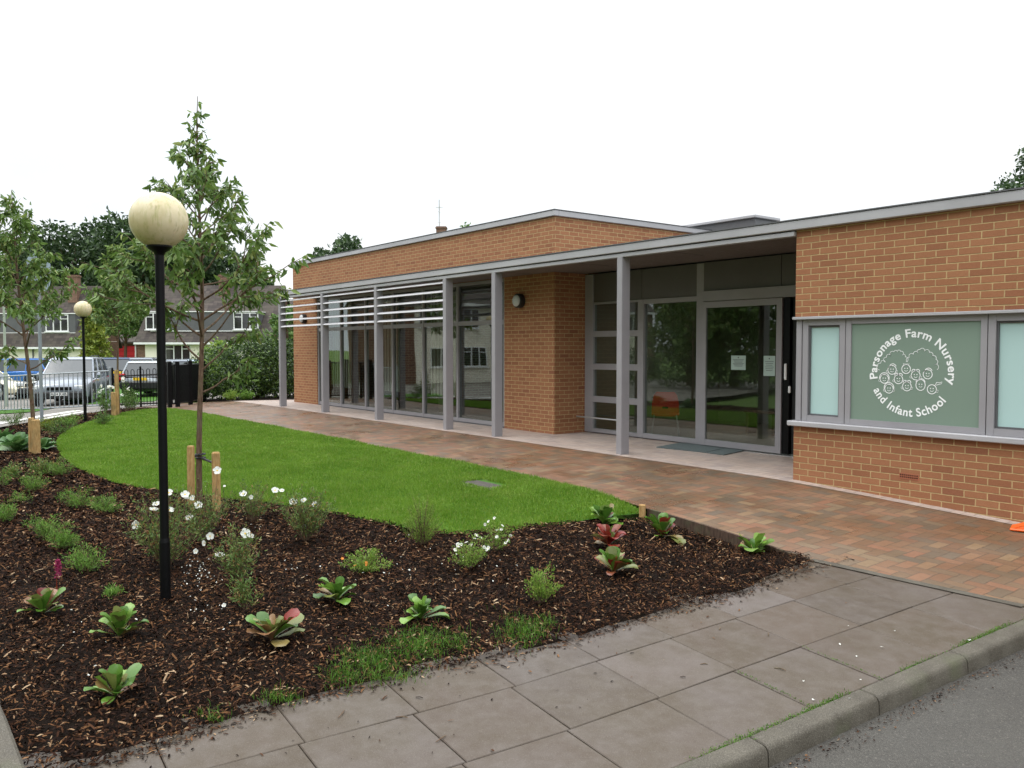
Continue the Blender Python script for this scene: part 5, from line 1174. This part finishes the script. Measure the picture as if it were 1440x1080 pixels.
# sign post and lamp column
p=at(59,596); t=thing('sign_post',tuple(p),'grey post with blank grey sign back in front of the gate','sign post')
mb=MB(); mb.tube([(0,0,-.1),(0,0,4.0)],.038,12); mb.build('post',M['fencegrey'],t,smooth=True)
def rot(x,y): return (x*Rv[0]+y*fw[0],x*Rv[1]+y*fw[1])
mb=MB(); pr=[]
for k in range(20):
    a=2*math.pi*k/20; pr.append((.29*np.sign(math.cos(a))*abs(math.cos(a))**.6,.45*np.sign(math.sin(a))*abs(math.sin(a))**.7))
mb.loft([[(*rot(x+.03,yy),3.55+z) for x,z in pr] for yy in (-.06,-.045)]); mb.build('sign_plate',simple('sign_back_grey',(.30,.36,.42),.5,.04,3),t)
mb=MB(); 
for z in (3.3,3.8): mb.add([(*rot(x,y),zz) for zz in (z,z+.04) for y in (-.044,.045) for x in (-.06,.06)],[(0,2,3,1),(4,5,7,6),(0,1,5,4),(2,6,7,3),(0,4,6,2),(1,3,7,5)])
mb.build('bracket',M['steel'],t)
p=at(9,572); t=thing('lamp_column',tuple(p),'slim pale green lamp column at the left frame edge','lamp post')
mb=MB(); mb.tube([(0,0,-.1),(0,0,1.2),(0,0,1.22),(0,0,5.3)],[.07,.07,.045,.035],12); mb.build('column',simple('pale_green_paint',(.33,.38,.30),.5,.08,4),t,smooth=True)
mb=MB(); mb.lathe([(0,5.3),(.1,5.32),(.16,5.40),(.12,5.52),(0,5.58)],n=16); mb.build('lantern',M['lamp_clear'],t,smooth=True)
# ================================================================ WORLD, SUN, CAMERA
w=bpy.data.worlds.new('World'); sc.world=w; w.use_nodes=True; nt=w.node_tree; nt.nodes.clear()
out=nt.nodes.new('ShaderNodeOutputWorld'); bg=nt.nodes.new('ShaderNodeBackground'); sk=nt.nodes.new('ShaderNodeTexSky'); sk.sky_type='NISHITA'; sk.sun_disc=False
SE,SA=R_(64),R_(215)
sk.sun_elevation=SE; sk.sun_rotation=SA; sk.air_density=1.; sk.dust_density=3.
tc=nt.nodes.new('ShaderNodeTexCoord'); mp=nt.nodes.new('ShaderNodeMapping'); mp.inputs['Scale'].default_value=(1,1,2.6); nt.links.new(tc.outputs['Generated'],mp.inputs[0])
no=nt.nodes.new('ShaderNodeTexNoise'); no.inputs['Scale'].default_value=1.6; no.inputs['Detail'].default_value=6; nt.links.new(mp.outputs[0],no.inputs['Vector'])
rp=nt.nodes.new('ShaderNodeValToRGB'); rp.color_ramp.elements[0].position=.36; rp.color_ramp.elements[0].color=(12.2,13.3,14.2,1); rp.color_ramp.elements[1].position=.62; rp.color_ramp.elements[1].color=(14.6,14.6,14.6,1)
nt.links.new(no.outputs[0],rp.inputs[0])
mx=nt.nodes.new('ShaderNodeMix'); mx.data_type='RGBA'; mx.inputs[0].default_value=.88; nt.links.new(sk.outputs[0],mx.inputs[6]); nt.links.new(rp.outputs[0],mx.inputs[7])
bg.inputs[1].default_value=.10; sx=nt.nodes.new('ShaderNodeSeparateXYZ'); nt.links.new(tc.outputs['Generated'],sx.inputs[0]); mrn=nt.nodes.new('ShaderNodeMapRange'); nt.links.new(sx.outputs[2],mrn.inputs[0]); mrn.interpolation_type='SMOOTHSTEP'; mrn.inputs[1].default_value=.12; mrn.inputs[2].default_value=1; mrn.inputs[3].default_value=.85; mrn.inputs[4].default_value=2.7; vm=nt.nodes.new('ShaderNodeVectorMath'); vm.operation='SCALE'; nt.links.new(mx.outputs[2],vm.inputs[0]); nt.links.new(mrn.outputs[0],vm.inputs['Scale']); nt.links.new(vm.outputs[0],bg.inputs[0]); nt.links.new(bg.outputs[0],out.inputs[0])
ld=bpy.data.lights.new('sun','SUN'); ld.energy=.5; ld.angle=R_(25); ld.color=(1,.97,.92); lo=bpy.data.objects.new('sun',ld); COL.objects.link(lo)
# sun_rotation is measured clockwise from +Y
sd=Vector((math.sin(SA)*math.cos(SE),math.cos(SA)*math.cos(SE),math.sin(SE))); lo.rotation_euler=sd.to_track_quat('Z','Y').to_euler()
cd=bpy.data.cameras.new('camera'); cam=bpy.data.objects.new('camera',cd); COL.objects.link(cam); sc.camera=cam
cd.sensor_width=36; cd.sensor_fit='HORIZONTAL'; cd.lens=f/1440*36; cd.clip_start=.05; cd.clip_end=3000
cam.matrix_world=Matrix(((Rv[0],U[0],-F[0],C[0]),(Rv[1],U[1],-F[1],C[1]),(Rv[2],U[2],-F[2],C[2]),(0,0,0,1)))
sc.view_settings.view_transform='Standard'; sc.view_settings.look='None'; sc.view_settings.exposure=0; sc.view_settings.gamma=1
sc.render.engine='CYCLES'; sc.cycles.max_bounces=6; sc.cycles.transparent_max_bounces=12
for o in list(bpy.data.objects):
    if 'org' in o: del o['org']
